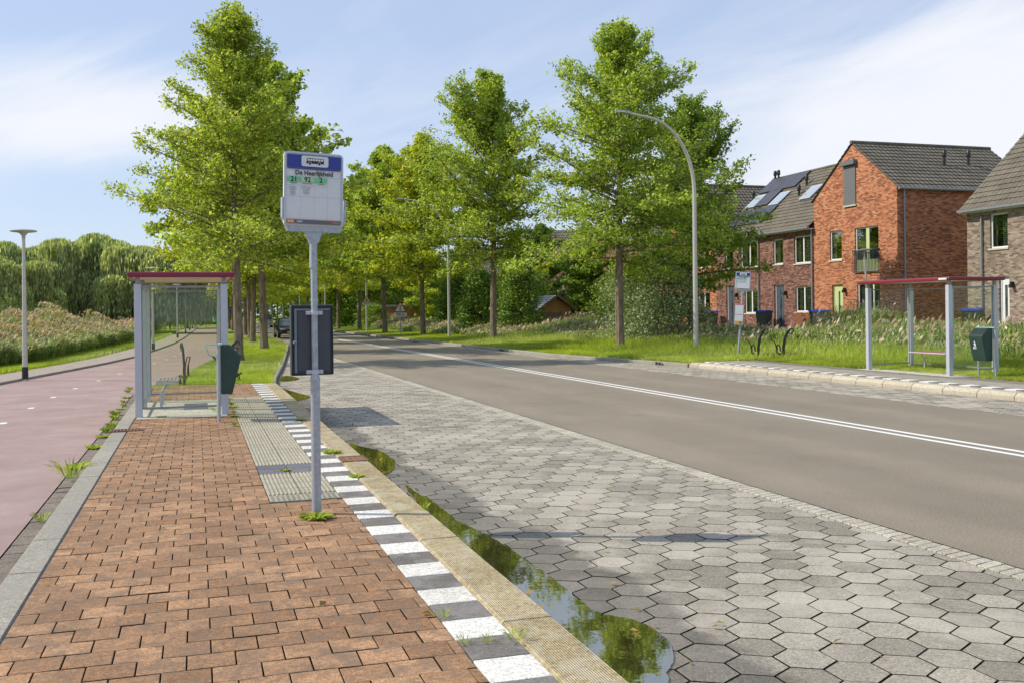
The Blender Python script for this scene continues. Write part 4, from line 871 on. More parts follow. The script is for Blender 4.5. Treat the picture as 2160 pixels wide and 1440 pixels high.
# litter bins
def litter_bin(loc, s, lab, hook):
    # s=+1: front faces +x, s=-1: front faces -x ; posts at x=0
    root = empty('litter_bin', loc, 0, label=lab, cat='litter bin', group='green litter bins at the bus stops'); hw = .21
    prof = [(.03, .42), (.20, .42), (.33, .95), (.33, 1.0), (.17, 1.17), (.03, 1.17)]
    mb = MB(); mb.ex([(s*x, -hw, z) for x, z in prof], (0, 2*hw, 0)); mb.build('bin_body', mt['bin_green'], root, local=True, bevel=.018)
    mb = MB(); mb.ex([(s*.045, -hw-.004, .45), (s*.19, -hw-.004, .45), (s*.305, -hw-.004, .93), (s*.045, -hw-.004, .93)], (0, .006, 0)); mb.build('side_panel', mt['bin_green'], root, local=True)
    mb = MB()
    for y in (-.105, .105):
        n = Vector((s*.17, 0, .16)).normalized()*.004
        pts = [Vector((s*.305, y-.075, 1.025)), Vector((s*.305, y+.075, 1.025)), Vector((s*.20, y+.075, 1.142)), Vector((s*.20, y-.075, 1.142))]; mb.add([tuple(p+n) for p in pts], [(0, 1, 2, 3)])
    mb.build('opening', mt['sign_black'], root, local=True)
    mb = MB()                                         # tidy-person pictogram, a generic disposal mark
    X = s*.31
    def pz(z): return s*(.20+(z-.42)*(.13/.53)+.004)
    for y0, y1, z0, z1 in ((-.02, .015, .84, .87), (-.025, .02, .76, .83), (-.025, -.01, .69, .76), (.005, .02, .69, .76), (.035, .07, .69, .745), (.02, .045, .79, .805)): mb.add([(pz(z0), y0+.05, z0), (pz(z0), y1+.05, z0), (pz(z1), y1+.05, z1), (pz(z1), y0+.05, z1)], [(0, 1, 2, 3)])
    mb.build('disposal_mark', mt['sign_white'], root, local=True)
    for y in (-.26, .26):
        MB().tube([(s*.0, y, -.1), (s*.0, y, 1.16)], .024, 12).build('post', mt['galv'], root, local=True, smooth=True)
    mb = MB(); mb.bb(min(0, s*.05), max(0, s*.05), -.28, .28, 1.165, 1.19); 
    if hook: 
        mb.tube([(0, -.26, 1.17), (-s*.19, -.26, 1.18), (-s*.14, -.26, 1.02), (-s*.02, -.26, 1.0)], .012, 6); mb.tube([(0, -.16, 1.17), (-s*.19, -.16, 1.18), (-s*.19, -.26, 1.18)], .012, 6)
    mb.build('top_bracket', mt['mint'], root, local=True)
    return root
b_ = litter_bin((.31, 16.05, ZP), 1, 'dark green litter bin at the front corner of the left bus shelter', True)
b_ = litter_bin((17.33, 18.55, .12), -1, 'green litter bin with two openings right of the far bus shelter', False)
# bicycle racks
def rack_proto():
    root = empty('bicycle_rack', (0, 0, 0))
    mb = MB(); mb.ex([(-.045, -.02, -.1), (.045, -.02, -.1), (.042, -.02, .45), (.10, -.02, .76), (.22, -.02, .98), (.27, -.02, 1.04), (.21, -.02, 1.06), (.10, -.02, .96), (.0, -.02, .72), (-.045, -.02, .42)], (0, .04, 0)); mb.build('post', mt['rack'], root, local=True, bevel=.006)
    ring = [(.245+.085*math.cos(t), 0, .965+.085*math.sin(t)) for t in np.linspace(2.0, -3.4, 15)]
    MB().tube(ring, .016, 7).build('frame_hook', mt['rack'], root, local=True, smooth=True)
    mb = MB(); mb.ex([(-.24, -.01, .26), (-.24, -.01, .30), (-.03, -.01, .24), (.0, -.01, .12)], (0, .02, 0)); mb.ex([(0, -.01, .08), (.17, -.01, .02), (.17, -.01, .05), (.0, -.01, .15)], (0, .02, 0)); mb.build('cross_arm', mt['rack'], root, local=True)
    for x, z, sx, tl, tz in ((-.22, .28, -.20, .16, .46), (.18, .02, .18, .12, .24)):
        mb = MB()
        for y in (-.035, .035): mb.tube([(x, y, z), (x-.02, y, z+.2*tz/.4), (x+sx*.4, y, z+tz*.75), (x+sx, y, z+tz)], .014, 6)
        mb.tube([(x+sx, -.035, z+tz), (x+sx*1.08, 0, z+tz*1.02), (x+sx, .035, z+tz)], .009, 6)
        for y in (-.05, .05): mb.tube([(x, y, z), (x+.01, y, z+.2), (x+.05, y, z+.27), (x+.1, y, z+.2), (x+.12, y, z+.05)], .013, 6)
        mb.build('wheel_holder', mt['rack'], root, local=True, smooth=True)
    return root
rk = rack_proto()
g_ = 'bicycle racks at the bus stops'
x, y = G(1600, 760, .1); place(rk, 0, (x, y, .08), PHI*-1, label='black bicycle rack beside the leaning bus stop pole', cat='bicycle rack', group=g_)
x, y = G(1653, 760, .1); place(rk, 1, (x, y, .08), PHI*-1, label='black bicycle rack across the road nearer to the far shelter', cat='bicycle rack', group=g_)
place(rk, 2, (-.30, 25.1, .07), rad(105), label='dark bicycle rack seen through the glass of the left shelter', cat='bicycle rack', group=g_)
x, y = G(488, 790, .1); place(rk, 3, (.72, 25.9, .07), rad(20), label='bicycle rack mostly hidden behind the left litter bin', cat='bicycle rack', group=g_)

# ------------------------------------------------------------------ lamps
def disc_lamp_proto():
    root = empty('disc_lamp', (0, 0, 0)); MB().tube([(0, 0, -.1), (0, 0, .36), (0, 0, 4.0)], [.075, .072, .042], 14).build('pole', mt['lamp_pole'], root, local=True, smooth=True)
    MB().tube([(0, 0, .0), (0, 0, .34)], [.085, .08], 14).build('base_sleeve', mt['black_metal'], root, local=True, smooth=True)
    MB().lathe([(.05, 3.95), (.05, 4.02), (.12, 4.10), (.33, 4.13), (.36, 4.15), (.33, 4.175), (.1, 4.20), (.01, 4.205)], 28).build('lamp_head', mt['lamp_head'], root, local=True, smooth=True)
    return root
dl = disc_lamp_proto()
dls = [(-4.63, 30.9, 'disc lamp on the pavement before the willows, nearest of its row'), (-1.92-.2, 53.7, 'disc lamp just above the left shelter roof'), (-1.45, 82.2, 'third disc lamp seen through the shelter glass'), (-1.05, 101.7, 'fourth disc lamp of the row along the cycle path'),
       (-.8, 121, 'fifth disc lamp of the row along the cycle path'), (-.55, 140, 'sixth disc lamp of the row along the cycle path'), (-.3, 158, 'farthest disc lamp of the row along the cycle path')]
for i, (x, y, lab) in enumerate(dls): place(dl, i, (x, y, .06), 0, label=lab, cat='street lamp', group='disc lamps along the cycle path')
o = copy_tree(dl); _s, _z = AT(1838, 690, 28.6); o.location = (28.6, _s, 0); o.scale = (.95, .95, AT(1822, 526, 28.6)[1]/4.2); o.rotation_euler = (0, rad(-4.6), 0); tag(o, 'slightly tilted disc lamp before the orange brick house', 'street lamp')
def curved_lamp_proto():
    root = empty('curved_street_lamp', (0, 0, 0)); pts = [(0, 0, -.2), (0, 0, 3), (0, 0, 6.2)]; rr = [.105, .092, .078]
    for t in np.linspace(8, 88, 12): pts.append((-2.15+2.15*math.cos(rad(t)), 0, 6.2+2.75*math.sin(rad(t)))); rr.append(.076-.024*t/90)
    pts.append((-2.75, 0, 9.04)); rr.append(.048)
    MB().tube(pts, rr, 14).build('pole', mt['lamp_pole'], root, local=True, smooth=True)
    mb = MB(); mb.ex([(-2.7, -.07, 9.0), (-2.7, -.07, 9.1), (-2.95, -.07, 9.13), (-3.36, -.07, 9.13), (-3.38, -.07, 9.09), (-2.95, -.07, 9.03)], (0, .14, 0)); mb.build('lamp_head', mt['lamp_head'], root, local=True, bevel=.015)
    MB().bb(-3.3, -3.0, -.1, .1, 9.055, 9.085).build('lamp_glass', mt['sign_white'], root, local=True)
    return root
cl = curved_lamp_proto()
for i, (x, y, lab) in enumerate(((18.2, 34.2, 'tall curved street lamp between the broad pin oak and the leaning bus stop'), (15.75, 63.4, 'curved street lamp beside the yellow-green shrub, second in its row'), (14.75, 90.4, 'curved street lamp carrying the hundred metre warning sign'),
                                 (15.6, 128, 'far curved street lamp just right of the near bus stop pole'), (15.3, 158, 'distant curved lamp left of the near bus stop pole'), (15.3, 190, 'more distant curved lamp above the black car'), (15.3, 222, 'most distant curved lamp above the silver van'))):
    place(cl, i, (x, y, .08), rad(4) if i == 0 else 0, label=lab, cat='street lamp', group='curved street lamps on the right verge')
# ------------------------------------------------------------------ warning signs
def tri(mb, cx, zc, w_, y, m): h = w_*.866; mb.add([(cx-w_/2, y, zc-h/3), (cx+w_/2, y, zc-h/3), (cx, y, zc+2*h/3)], [(0, 1, 2)], m)
def warn(parent_loc, rz, w_, zc, txt, light, label, pole):
    root = empty('warning_sign', parent_loc, rz, label=label, cat='road sign', group='triangular warning signs')
    if pole: MB().tube([(0, 0, -.1), (0, 0, zc-.1)], .038, 10).build('pole', mt['galv'], root, local=True, smooth=True)
    y0 = -.05 if pole else -.13
    h = w_*.866; mb = MB(); mb.ex([(-w_/2, y0, zc-h/3), (w_/2, y0, zc-h/3), (0, y0, zc+2*h/3)], (0, .02, 0), 0); tri(mb, 0, zc-.0, w_*.74, y0-.004, 1)
    if light:
        mb.bb(-.045*w_/.9, .045*w_/.9, y0-.008, y0-.005, zc-.16*w_, zc+.22*w_, 2)
        for k, m_ in enumerate((4, 5, 0)): z = zc-.09*w_+.12*w_*k; mb.add([(.05*w_*math.cos(t), y0-.010, z+.05*w_*math.sin(t)) for t in [i*math.pi/6 for i in range(12)]], [tuple(range(12))], m_)
    else:
        mb.add([(.05*w_*math.cos(t), y0-.009, zc+.16*w_+.05*w_*math.sin(t)) for t in [i*math.pi/6 for i in range(12)]], [tuple(range(12))], 2)
        mb.ex([(-.03, y0-.009, zc+.1*w_), (.03, y0-.009, zc+.1*w_), (.09, y0-.009, zc-.1*w_), (.03, y0-.009, zc-.1*w_), (0, y0-.009, zc-.02*w_), (-.05, y0-.009, zc-.1*w_), (-.1, y0-.009, zc-.1*w_)], (0, .003, 0), 2)
        for k in range(4): mb.bb(-.2*w_+.11*w_*k, -.13*w_+.11*w_*k, y0-.008, y0-.005, zc-.19*w_, zc-.13*w_, 2)
    mb.build('warning_triangle', [mt['red'], mt['sign_white'], mt['sign_black'], mt['sign_white'], mt['lampgreen'], mt['amber']], root, local=True)
    mb = MB(); zb = zc-h/3-.04; mb.bb(-w_/2, w_/2, y0, y0+.02, zb-.27*w_, zb, 0); mb.text(txt, .24*w_, Matrix.Translation((0, y0-.006, zb-.135*w_)) @ Matrix.Rotation(rad(90), 4, 'X'), 1)
    mb.build('distance_plate', [mt['sign_white'], mt['sign_black']], root, local=True)
x, y = G(835, 708, .1); warn((x+.35, y, .08), rad(-6), 1.0, 2.05, '300 m', True, 'traffic light warning triangle on its own pole before the wooden shed', True)
warn((14.75, 90.4, .08), rad(-4), .76, 2.95, '100 m', False, 'warning triangle with 100 m plate mounted on a curved lamp pole', False)

# ------------------------------------------------------------------ houses
T0 = 31.9; ZB = -.1
def window(root, y0, y1, z0, z1, style, t=T0, side=1):
    # real recessed window in the facade plane x = t (facing -x)
    d = .10; fw = .07
    fm = {'w': 'wframe', 'g': 'lgreen'}.get(style[0], 'wframe'); mb = MB()
    for a, b_, c_, e in ((y0, y1, z0, z0+fw), (y0, y1, z1-fw, z1), (y0, y0+fw, z0+fw, z1-fw), (y1-fw, y1, z0+fw, z1-fw)): mb.bb(t+d-.03, t+d+.03, a, b_, c_, e)
    if '2' in style: mb.bb(t+d-.028, t+d+.028, (y0+y1)/2-.05, (y0+y1)/2+.05, z0+fw, z1-fw)
    if '3' in style: mb.bb(t+d-.028, t+d+.028, (y0+y1)/2-.35, (y0+y1)/2-.27, z0+fw, z1-fw)
    f = mb.build('french_door' if 'F' in style else 'window', mt[fm], root)
    MB().bb(t+d-.002, t+d+.002, y0+fw*.5, y1-fw*.5, z0+fw*.5, z1-fw*.5).build('pane', mt['hpane'], f, local=True)
    cw = (y1-y0)*random.uniform(.2, .42); MB().bb(t+d+.10, t+d+.14, y1-cw, y1-.03, z0+.03, z1-.03).build('curtain', mt['curtain'], f, local=True)
    for ch in f.children:
        for v in ch.data.vertices: v.co -= root.location
    if 'F' in style:
        mb = MB(); mb.bb(t+d-.026, t+d+.026, y0+fw, y1-fw, z0+fw, z0+.62); mb.bb(t+d-.027, t+d+.027, (y0+y1)/2-.12, (y0+y1)/2+.12, z0+.62, z1-fw); q = mb.build('door_panel', mt['lgreen'], f, local=True)
        for v in q.data.vertices: v.co -= root.location
    else:
        q = MB().bb(t-.05, t+d, y0-.06, y1+.06, z0-.07, z0-.002).build('sill', mt['sill'], f, local=True)
        for v in q.data.vertices: v.co -= root.location
    if 'B' in style:                                   # curtain or blind behind the glass
        q = MB()
        for k in range(14): q.bb(t+d+.06, t+d+.08, y0+.09, (y0+y1)/2-.06, z0+.12+(z1-z0-.25)*k/14, z0+.12+(z1-z0-.25)*(k+.62)/14)
        q = q.build('blind', mt['wframe'], f, local=True)
        for v in q.data.vertices: v.co -= root.location
def door(root, y0, y1, z0, z1, mat, t=T0):
    d = .14; mb = MB(); fw = .07
    for a, b_, c_, e in ((y0, y1, z1-fw, z1), (y0, y0+fw, z0, z1-fw), (y1-fw, y1, z0, z1-fw)): mb.bb(t+d-.05, t+d+.03, a, b_, c_, e)
    f = mb.build('door_frame', mt['wframe'] if mat != 'lgreen' else mt[mat], root)
    f2 = MB().bb(t+d-.02, t+d+.02, y0+fw+.003, y1-fw-.003, z0, z1-fw-.003).build('door', mt[mat], root)
    ym = (y0+y1)/2
    q = MB().bb(t+d-.026, t+d-.018, ym-.07, ym+.07, z0+.9, z1-.35).bb(t+d-.026, t+d-.018, ym-.07, ym+.07, z0+.25, z0+.6).build('pane', mt['pane'], f2, local=True)
    q2 = MB().bb(t+d-.06, t+d-.022, ym-.15, ym+.15, z0+.72, z0+.78).build('letterbox', mt['alu'], f2, local=True)
    for ch in (q, q2):
        for v in ch.data.vertices: v.co -= root.location
def wall_grid(mb, t, y0, y1, z0, z1, holes, depth=.18):
    ys = sorted({y0, y1, *[h[0] for h in holes], *[h[1] for h in holes]}); zs = sorted({z0, z1, *[h[2] for h in holes], *[h[3] for h in holes]})
    for i in range(len(ys)-1):
        for j in range(len(zs)-1):
            a, b_, c_, d_ = ys[i], ys[i+1], zs[j], zs[j+1]; ym, zm = (a+b_)/2, (c_+d_)/2
            if any(h[0] < ym < h[1] and h[2] < zm < h[3] for h in holes): continue
            mb.add([(t, a, c_), (t, b_, c_), (t, b_, d_), (t, a, d_)], [(0, 3, 2, 1)])
    for a, b_, c_, d_ in holes:
        mb.add([(t, a, c_), (t, b_, c_), (t, b_, d_), (t, a, d_), (t+depth, a, c_), (t+depth, b_, c_), (t+depth, b_, d_), (t+depth, a, d_)], [(0, 1, 5, 4), (1, 2, 6, 5), (2, 3, 7, 6), (3, 0, 4, 7)])
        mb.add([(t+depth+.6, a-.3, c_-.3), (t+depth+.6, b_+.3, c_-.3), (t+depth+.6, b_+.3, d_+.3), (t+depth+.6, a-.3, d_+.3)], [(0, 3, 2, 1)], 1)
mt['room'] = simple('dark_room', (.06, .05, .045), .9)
def slope_tiles(mb, e0, e1, r0, r1, n, thick=.05):
    e0, e1, r0, r1 = map(Vector, (e0, e1, r0, r1)); nrm = (e1-e0).cross(r0-e0).normalized()
    if nrm.z < 0: nrm = -nrm
    for k in range(n):
        a, b_ = k/n, (k+1.12)/n; b_ = min(b_, 1)
        p = [e0.lerp(r0, a)+nrm*thick, e1.lerp(r1, a)+nrm*thick, e1.lerp(r1, b_)+nrm*.012, e0.lerp(r0, b_)+nrm*.012, e0.lerp(r0, a)-nrm*.01, e1.lerp(r1, a)-nrm*.01]
        mb.add([tuple(q) for q in p], [(0, 1, 2, 3), (4, 5, 1, 0)])
    mb.add([tuple(q-nrm*.02) for q in (e0, e1, r1, r0)], [(0, 1, 2, 3)])
def pipe(root, t, y, z, hh, name='vent_pipe', r=.07):
    MB().tube([(t, y, z-.3), (t, y, z+hh)], r, 10).lathe([(r*1.5, z+hh-.05), (r*1.6, z+hh), (r*1.5, z+hh+.22), (r*.9, z+hh+.28)], 10, c=(t, y, 0)).build(name, mt['black_metal'], root, smooth=True)
def px2(x, y, xx, yy, t=T0):                          # pixel rectangle on a facade -> y0,y1,z0,z1
    s1, z1 = AT(x, y, t); s0, z0 = AT(xx, yy, t); return (min(s0, s1), max(s0, s1), min(z0, z1), max(z0, z1))
def lamp_wall(root, x, y, t=T0):
    s, z = AT(x, y, t); MB().bb(t-.16, t, s-.04, s+.04, z, z+.1).bb(t-.2, t-.06, s-.07, s+.07, z-.14, z).build('wall_lamp', mt['black_metal'], root)
D = 8.6; RZ = 10.35
def gable_house(name, ya, yb, eave, ridge, holes, wallm, label, extra_front=None):
    root = empty(name, (T0, (ya+yb)/2, 0), label=label, cat='house', group='gabled row houses'); ym = (ya+yb)/2
    mb = MB(); wall_grid(mb, T0, ya, yb, ZB, eave, holes); mb.add([(T0, ya, eave), (T0, yb, eave), (T0, ym, ridge)], [(0, 2, 1)])
    mb.add([(T0, ya, ZB), (T0+D, ya, ZB), (T0+D, ya, eave), (T0, ya, eave)], [(0, 1, 2, 3)]); mb.add([(T0, yb, ZB), (T0+D, yb, ZB), (T0+D, yb, eave), (T0, yb, eave)], [(0, 3, 2, 1)])
    mb.add([(T0+D, ya, ZB), (T0+D, yb, ZB), (T0+D, yb, eave), (T0+D, ym, ridge), (T0+D, ya, eave)], [(0, 1, 2, 3, 4)])
    mb.build('wall', [mt[wallm], mt['room']], root)
    ov = .16; k = (ridge-eave)/(ym-ya); mb = MB()
    for s, yy in ((-1, ya), (1, yb)): slope_tiles(mb, (T0-.06, yy+s*ov, eave-ov*k+.06), (T0+D+.06, yy+s*ov, eave-ov*k+.06), (T0-.06, ym, ridge+.06), (T0+D+.06, ym, ridge+.06), 13)
    rf = mb.build('roof', mt['roof_x'], root)
    q = MB(); q.tube([(T0-.08, ym, ridge+.1), (T0+D+.08, ym, ridge+.1)], .1, 8); q = q.build('ridge_tiles', mt['roof_x'], rf, local=True)
    for v in q.data.vertices: v.co -= root.location
    for s, yy in ((-1, ya),): MB().tube([(T0-.05, yy+s*(ov+.05), eave-ov*k+.02), (T0+D, yy+s*(ov+.05), eave-ov*k+.02)], .065, 8).build('gutter', mt['zinc'], root)
    MB().tube([(T0+.35, ya-.09, ZB), (T0+.35, ya-.09, eave-.1)], .045, 8).build('downpipe', mt['zinc'], root)
    return root
def eave_house(name, ya, yb, eave, ridge, holes, wallm, label, t=T0, endwall=0):
    root = empty(name, (t, (ya+yb)/2, 0), label=label, cat='house', group='brick houses with eaves to the road'); mb = MB(); wall_grid(mb, t, ya, yb, ZB, eave, holes); tm = t+D/2
    for yy, fl in ((ya, 0), (yb, 1)):
        f = [(0, 1, 2, 3, 4)] if not fl else [(4, 3, 2, 1, 0)]; mb.add([(t, yy, ZB), (t+D, yy, ZB), (t+D, yy, eave), (tm, yy, ridge), (t, yy, eave)], f)
    mb.add([(t+D, ya, ZB), (t+D, yb, ZB), (t+D, yb, eave), (t+D, ya, eave)], [(0, 1, 2, 3)]); mb.build('wall', [mt[wallm], mt['room']], root)
    k = (ridge-eave)/(D/2); ov = .3; mb = MB(); e = .0
    ya_, yb_ = (ya-(.12 if endwall & 1 else 0), yb+(.12 if endwall & 2 else 0))
    slope_tiles(mb, (t-ov, ya_, eave-ov*k+.12), (t-ov, yb_, eave-ov*k+.12), (tm, ya_, ridge+.1), (tm, yb_, ridge+.1), 18); slope_tiles(mb, (t+D+ov, ya_, eave-ov*k+.12), (t+D+ov, yb_, eave-ov*k+.12), (tm, ya_, ridge+.1), (tm, yb_, ridge+.1), 18)
    mb.tube([(tm, ya_, ridge+.13), (tm, yb_, ridge+.13)], .1, 8); mb.build('roof', mt['roof_y'], root)
    MB().bb(t-ov-.14, t-ov-.01, ya_, yb_, eave-ov*k+.02, eave-ov*k+.13).build('gutter', mt['zinc'], root)
    MB().bb(t-ov, t, ya_, yb_, eave-ov*k-.02, eave-ov*k+.02).build('soffit', mt['wframe'], root)
    return root
# orange gable house with the green door
s0 = AT(1893, 500, T0)[0]; s1 = AT(1717, 500, T0)[0]; s2 = AT(1603, 520, T0)[0]; s3 = AT(1511, 600, T0)[0]; s4 = AT(1415, 600, T0)[0]; s5 = AT(1270, 600, T0)[0]
wA = px2(1750, 489, 1776, 548); wB = px2(1803, 482, 1854, 572); wC = px2(1808, 598, 1857, 655); dA = px2(1755, 601, 1778, 600); dA = (dA[0], dA[1], ZB, dA[3])
RH = gable_house('gable_house', s0, s1, 7.55, 10.1, [wA, wB, wC, dA], 'brick_red', 'orange brick gable house with light green door and balcony rail')
window(RH, *wA, 'w'); window(RH, *wB, 'wF'); window(RH, *wC, 'w3'); door(RH, *dA, 'lgreen'); lamp_wall(RH, 1784, 612)
sa = px2(1781, 352, 1806, 431); MB().bb(T0-.05, T0-.003, *sa).build('roller_shutter', mt['shutter'], RH); MB().bb(T0-.22, T0-.002, sa[0]-.1, sa[1]+.12, sa[3], sa[3]+.22).build('shutter_box', mt['shutter'], RH); MB().bb(T0-.08, T0-.002, sa[0]-.05, sa[1]+.05, sa[2]-.08, sa[2]-.005).build('sill', mt['sill'], RH)
mb = MB(); rl = (wB[0]-.08, wB[1]+.08, wB[2]-.02, wB[2]+1.12); mb.bb(T0-.1, T0-.06, rl[0], rl[1], rl[3]-.05, rl[3]); mb.bb(T0-.1, T0-.06, rl[0], rl[1], rl[2], rl[2]+.05)
y = rl[0]
while y < rl[1]: mb.bb(T0-.09, T0-.07, y, y+.025, rl[2]+.05, rl[3]-.05); y += .11
for yy in (rl[0], rl[1]-.04): mb.bb(T0-.1, T0, yy, yy+.04, rl[3]-.05, rl[3])
mb.build('balcony_rail', mt['anthracite'], RH)
k = (10.1-7.55)/((s1-s0)/2)
for tt, f_ in ((36.2, .52), (37.8, .55)): pipe(RH, tt, s0+(s1-s0)/2*f_, 7.55+k*(s1-s0)/2*f_, .55)
# dark row house next to it
def rect_on_roof(root, t, eave, ridge, ya, yb, v0, v1, name, mats, th=.06, frame=False):
    sl_ = Vector((D/2, 0, ridge-eave)).normalized(); n = Vector((-(ridge-eave), 0, D/2)).normalized(); base = Vector((t, 0, eave+.08))
    P = [base+sl_*v+Vector((0, y, 0))+n*.10 for v, y in ((v0, ya), (v0, yb), (v1, yb), (v1, ya))]
    mb = MB(); mb.ex([tuple(p) for p in P], tuple(n*th)); o = mb.build(name, mats[0], root)
    if frame:
        w_ = .09; P2 = [base+sl_*v+Vector((0, y, 0))+n*(.105+th) for v, y in ((v0+w_, ya+w_), (v0+w_, yb-w_), (v1-w_, yb-w_), (v1-w_, ya+w_))]
        mb = MB(); mb.add([tuple(p) for p in P2], [(0, 3, 2, 1)]); q = mb.build('pane', mats[1], o, local=True)
        for v in q.data.vertices: v.co -= root.location
EV, RG = 6.35, 10.1
def roofv(x, y):                                      # pixel -> (along, up-slope) on the dark houses' roof plane
    u, v = unr(x, y); d0 = Vector((u/F*CS+SN, -u/F*SN+CS, -v/F)); n = Vector((-(RG-EV), 0, D/2)).normalized(); p0 = Vector((T0, 0, EV+.1)); o_ = Vector((0, 0, EYE))
    k_ = (p0-o_).dot(n)/d0.dot(n); p = o_+d0*k_; return p.y, (p-Vector((T0, p.y, EV+.1))).length
wA = px2(1631, 506, 1652, 557); wB = px2(1675, 500, 1712, 554); wC = px2(1678, 605, 1713, 658); dA = px2(1633, 607, 1654, 600); dA = (dA[0], dA[1], ZB, max(dA[2], dA[3]))
H1 = eave_house('row_house', s1+.005, s2, EV, RG, [wA, wB, wC, dA], 'brick_dark', 'dark brick row house with slate blue door next to the orange gable house')
window(H1, *wA, 'w'); window(H1, *wB, 'w2B'); window(H1, *wC, 'w2B'); door(H1, *dA, 'ddoor'); lamp_wall(H1, 1659, 618)
MB().tube([(T0-.08, s1+.12, ZB), (T0-.08, s1+.12, EV-.2)], .045, 8).build('downpipe', mt['zinc'], H1)
wA = px2(1529, 523, 1547, 567); wB = px2(1562, 513, 1599, 563); wC = px2(1571, 613, 1599, 661); dA = px2(1532, 613, 1549, 600); dA = (dA[0], dA[1], ZB, max(dA[2], dA[3])-.05)
H2 = eave_house('row_house', s2+.005, s3, EV, RG, [wA, wB, wC, dA], 'brick_dark', 'dark brick row house behind the leaning bus stop, with solar panels')
window(H2, *wA, 'w'); window(H2, *wB, 'w2'); window(H2, *wC, 'w2'); door(H2, *dA, 'ddoor'); lamp_wall(H2, 1556, 622)
MB().tube([(T0-.08, s2+.1, ZB), (T0-.08, s2+.1, EV-.2)], .045, 8).build('downpipe', mt['zinc'], H2)
MB().bb(T0-.2, T0-.002, wB[0]-.1, wB[1]+.1, wB[3], wB[3]+.2).build('shutter_box', mt['shutter'], H2)
for i, (hs, corners) in enumerate(((H2, (52.75, 56.95, 4.15, 5.65)), (H2, (54.05, 55.5, 2.62, 4.12)), (H2, (52.45, 56.6, .7, 2.3)))):
    a, b_, v0, v1 = corners; nn = max(1, round((b_-a)/1.05))
    for j in range(nn): rect_on_roof(hs, T0, EV, RG, a+(b_-a)*j/nn+.01, a+(b_-a)*(j+1)/nn-.01, v0, v1, 'solar_panel', [mt['solar']])
for hs, a, v in ((H2, 56.15, 2.62), (H2, 53.2, 2.42), (H1, 49.9, 2.42)): rect_on_roof(hs, T0, EV, RG, a-.55, a+.55, v, v+1.25, 'skylight', [mt['alu'], mt['skyglass']], frame=True)
kk = (RG-EV)/(D/2)
for hs, y, f_ in ((H1, 51.55, .71), (H1, 51.2, .53), (H2, 56.7, .97), (H2, 56.3, .97), (H2, 56.9, .62)): pipe(hs, T0+D/2*f_, y, EV+(RG-EV)*f_, .5)
wA = px2(1474, 525, 1496, 564); wB = px2(1473, 617, 1498, 660)
H3 = gable_house('gable_house', s3+.005, s4, 7.4, 10.1, [wA, wB], 'brick_red', 'orange brick gable house glimpsed through the dark tree')
window(H3, *wA, 'w2'); window(H3, *wB, 'w2')
wA = px2(1283, 551, 1297, 590); wB = (px2(1286, 625, 1299, 668)); wC = px2(1360, 530, 1385, 575)
H4 = eave_house('row_house', s4+.005, s5, 7.3, 10.3, [wA, wB, wC], 'brick_dark', 'dark brick end house behind the broad pin oak trunk', endwall=2)
window(H4, *wA, 'w'); window(H4, *wB, 'w'); window(H4, *wC, 'w')
sR = AT(2040, 500, T0+.0)[0]; wA = px2(2088, 452, 2126, 522); dA = px2(2107, 584, 2129, 600); dA = (dA[0], dA[1], ZB, max(dA[2], dA[3]))
H5 = eave_house('corner_house', sR-11.5, sR, 6.1, 10.3, [wA, dA], 'brick_grey', 'grey-brown brick house with white door at the right edge', endwall=3)
window(H5, *wA, 'wB'); door(H5, *dA, 'wframe'); lamp_wall(H5, 2138, 600)
MB().tube([(T0-.08, sR-.9, ZB), (T0-.08, sR-.9, 5.6)], .045, 8).build('downpipe', mt['zinc'], H5)
# farther houses glimpsed behind the trees
for i, (x, y, lab) in enumerate(((33, 92, 'dark house roof glimpsed between the pointed pin oak and the second lamp'), (33, 118, 'dark house hidden behind the yellowish garden tree'))):
    root = empty('far_house', (x, y, 0), label=lab, cat='house', group='houses behind the garden trees'); mb = MB()
    mb.bb(x, x+9, y-6, y+6, 0, 5.8); mb.ex([(x, y-6, 5.8), (x, y+6, 5.8), (x, y, 9.6)], (9, 0, 0)); mb.build('wall', mt['brick_dark'], root)
    mb = MB(); slope_tiles(mb, (x-.3, y-6.4, 5.6), (x+9, y-6.4, 5.6), (x-.3, y, 9.75), (x+9, y, 9.75), 14); slope_tiles(mb, (x-.3, y+6.4, 5.6), (x+9, y+6.4, 5.6), (x-.3, y, 9.75), (x+9, y, 9.75), 14); mb.build('roof', mt['roof_x'], root)
    f = MB().bb(x-.03, x+.02, y-4, y-2.4, 3.4, 4.9).bb(x-.03, x+.02, y+1, y+2.6, 3.4, 4.9).build('window', mt['wframe'], root)
    q = MB().bb(x-.04, x-.031, y-3.9, y-2.5, 3.5, 4.8).bb(x-.04, x-.031, y+1.1, y+2.5, 3.5, 4.8).build('pane', mt['pane'], f, local=True)
    for v in q.data.vertices: v.co -= root.location
# house at the far end of the cycle path
root = empty('far_building', (-12, 215, 0), label='low brick building at the far end of the cycle path', cat='building'); MB().bb(-26, 4, 211, 219, 0, 5.4).build('wall', mt['brick_dark'], root)
mb = MB(); slope_tiles(mb, (-26.4, 210.5, 5.3), (4.4, 210.5, 5.3), (-26.4, 215, 8.6), (4.4, 215, 8.6), 10); slope_tiles(mb, (-26.4, 219.5, 5.3), (4.4, 219.5, 5.3), (-26.4, 215, 8.6), (4.4, 215, 8.6), 10); mb.build('roof', mt['roof_x'], root)
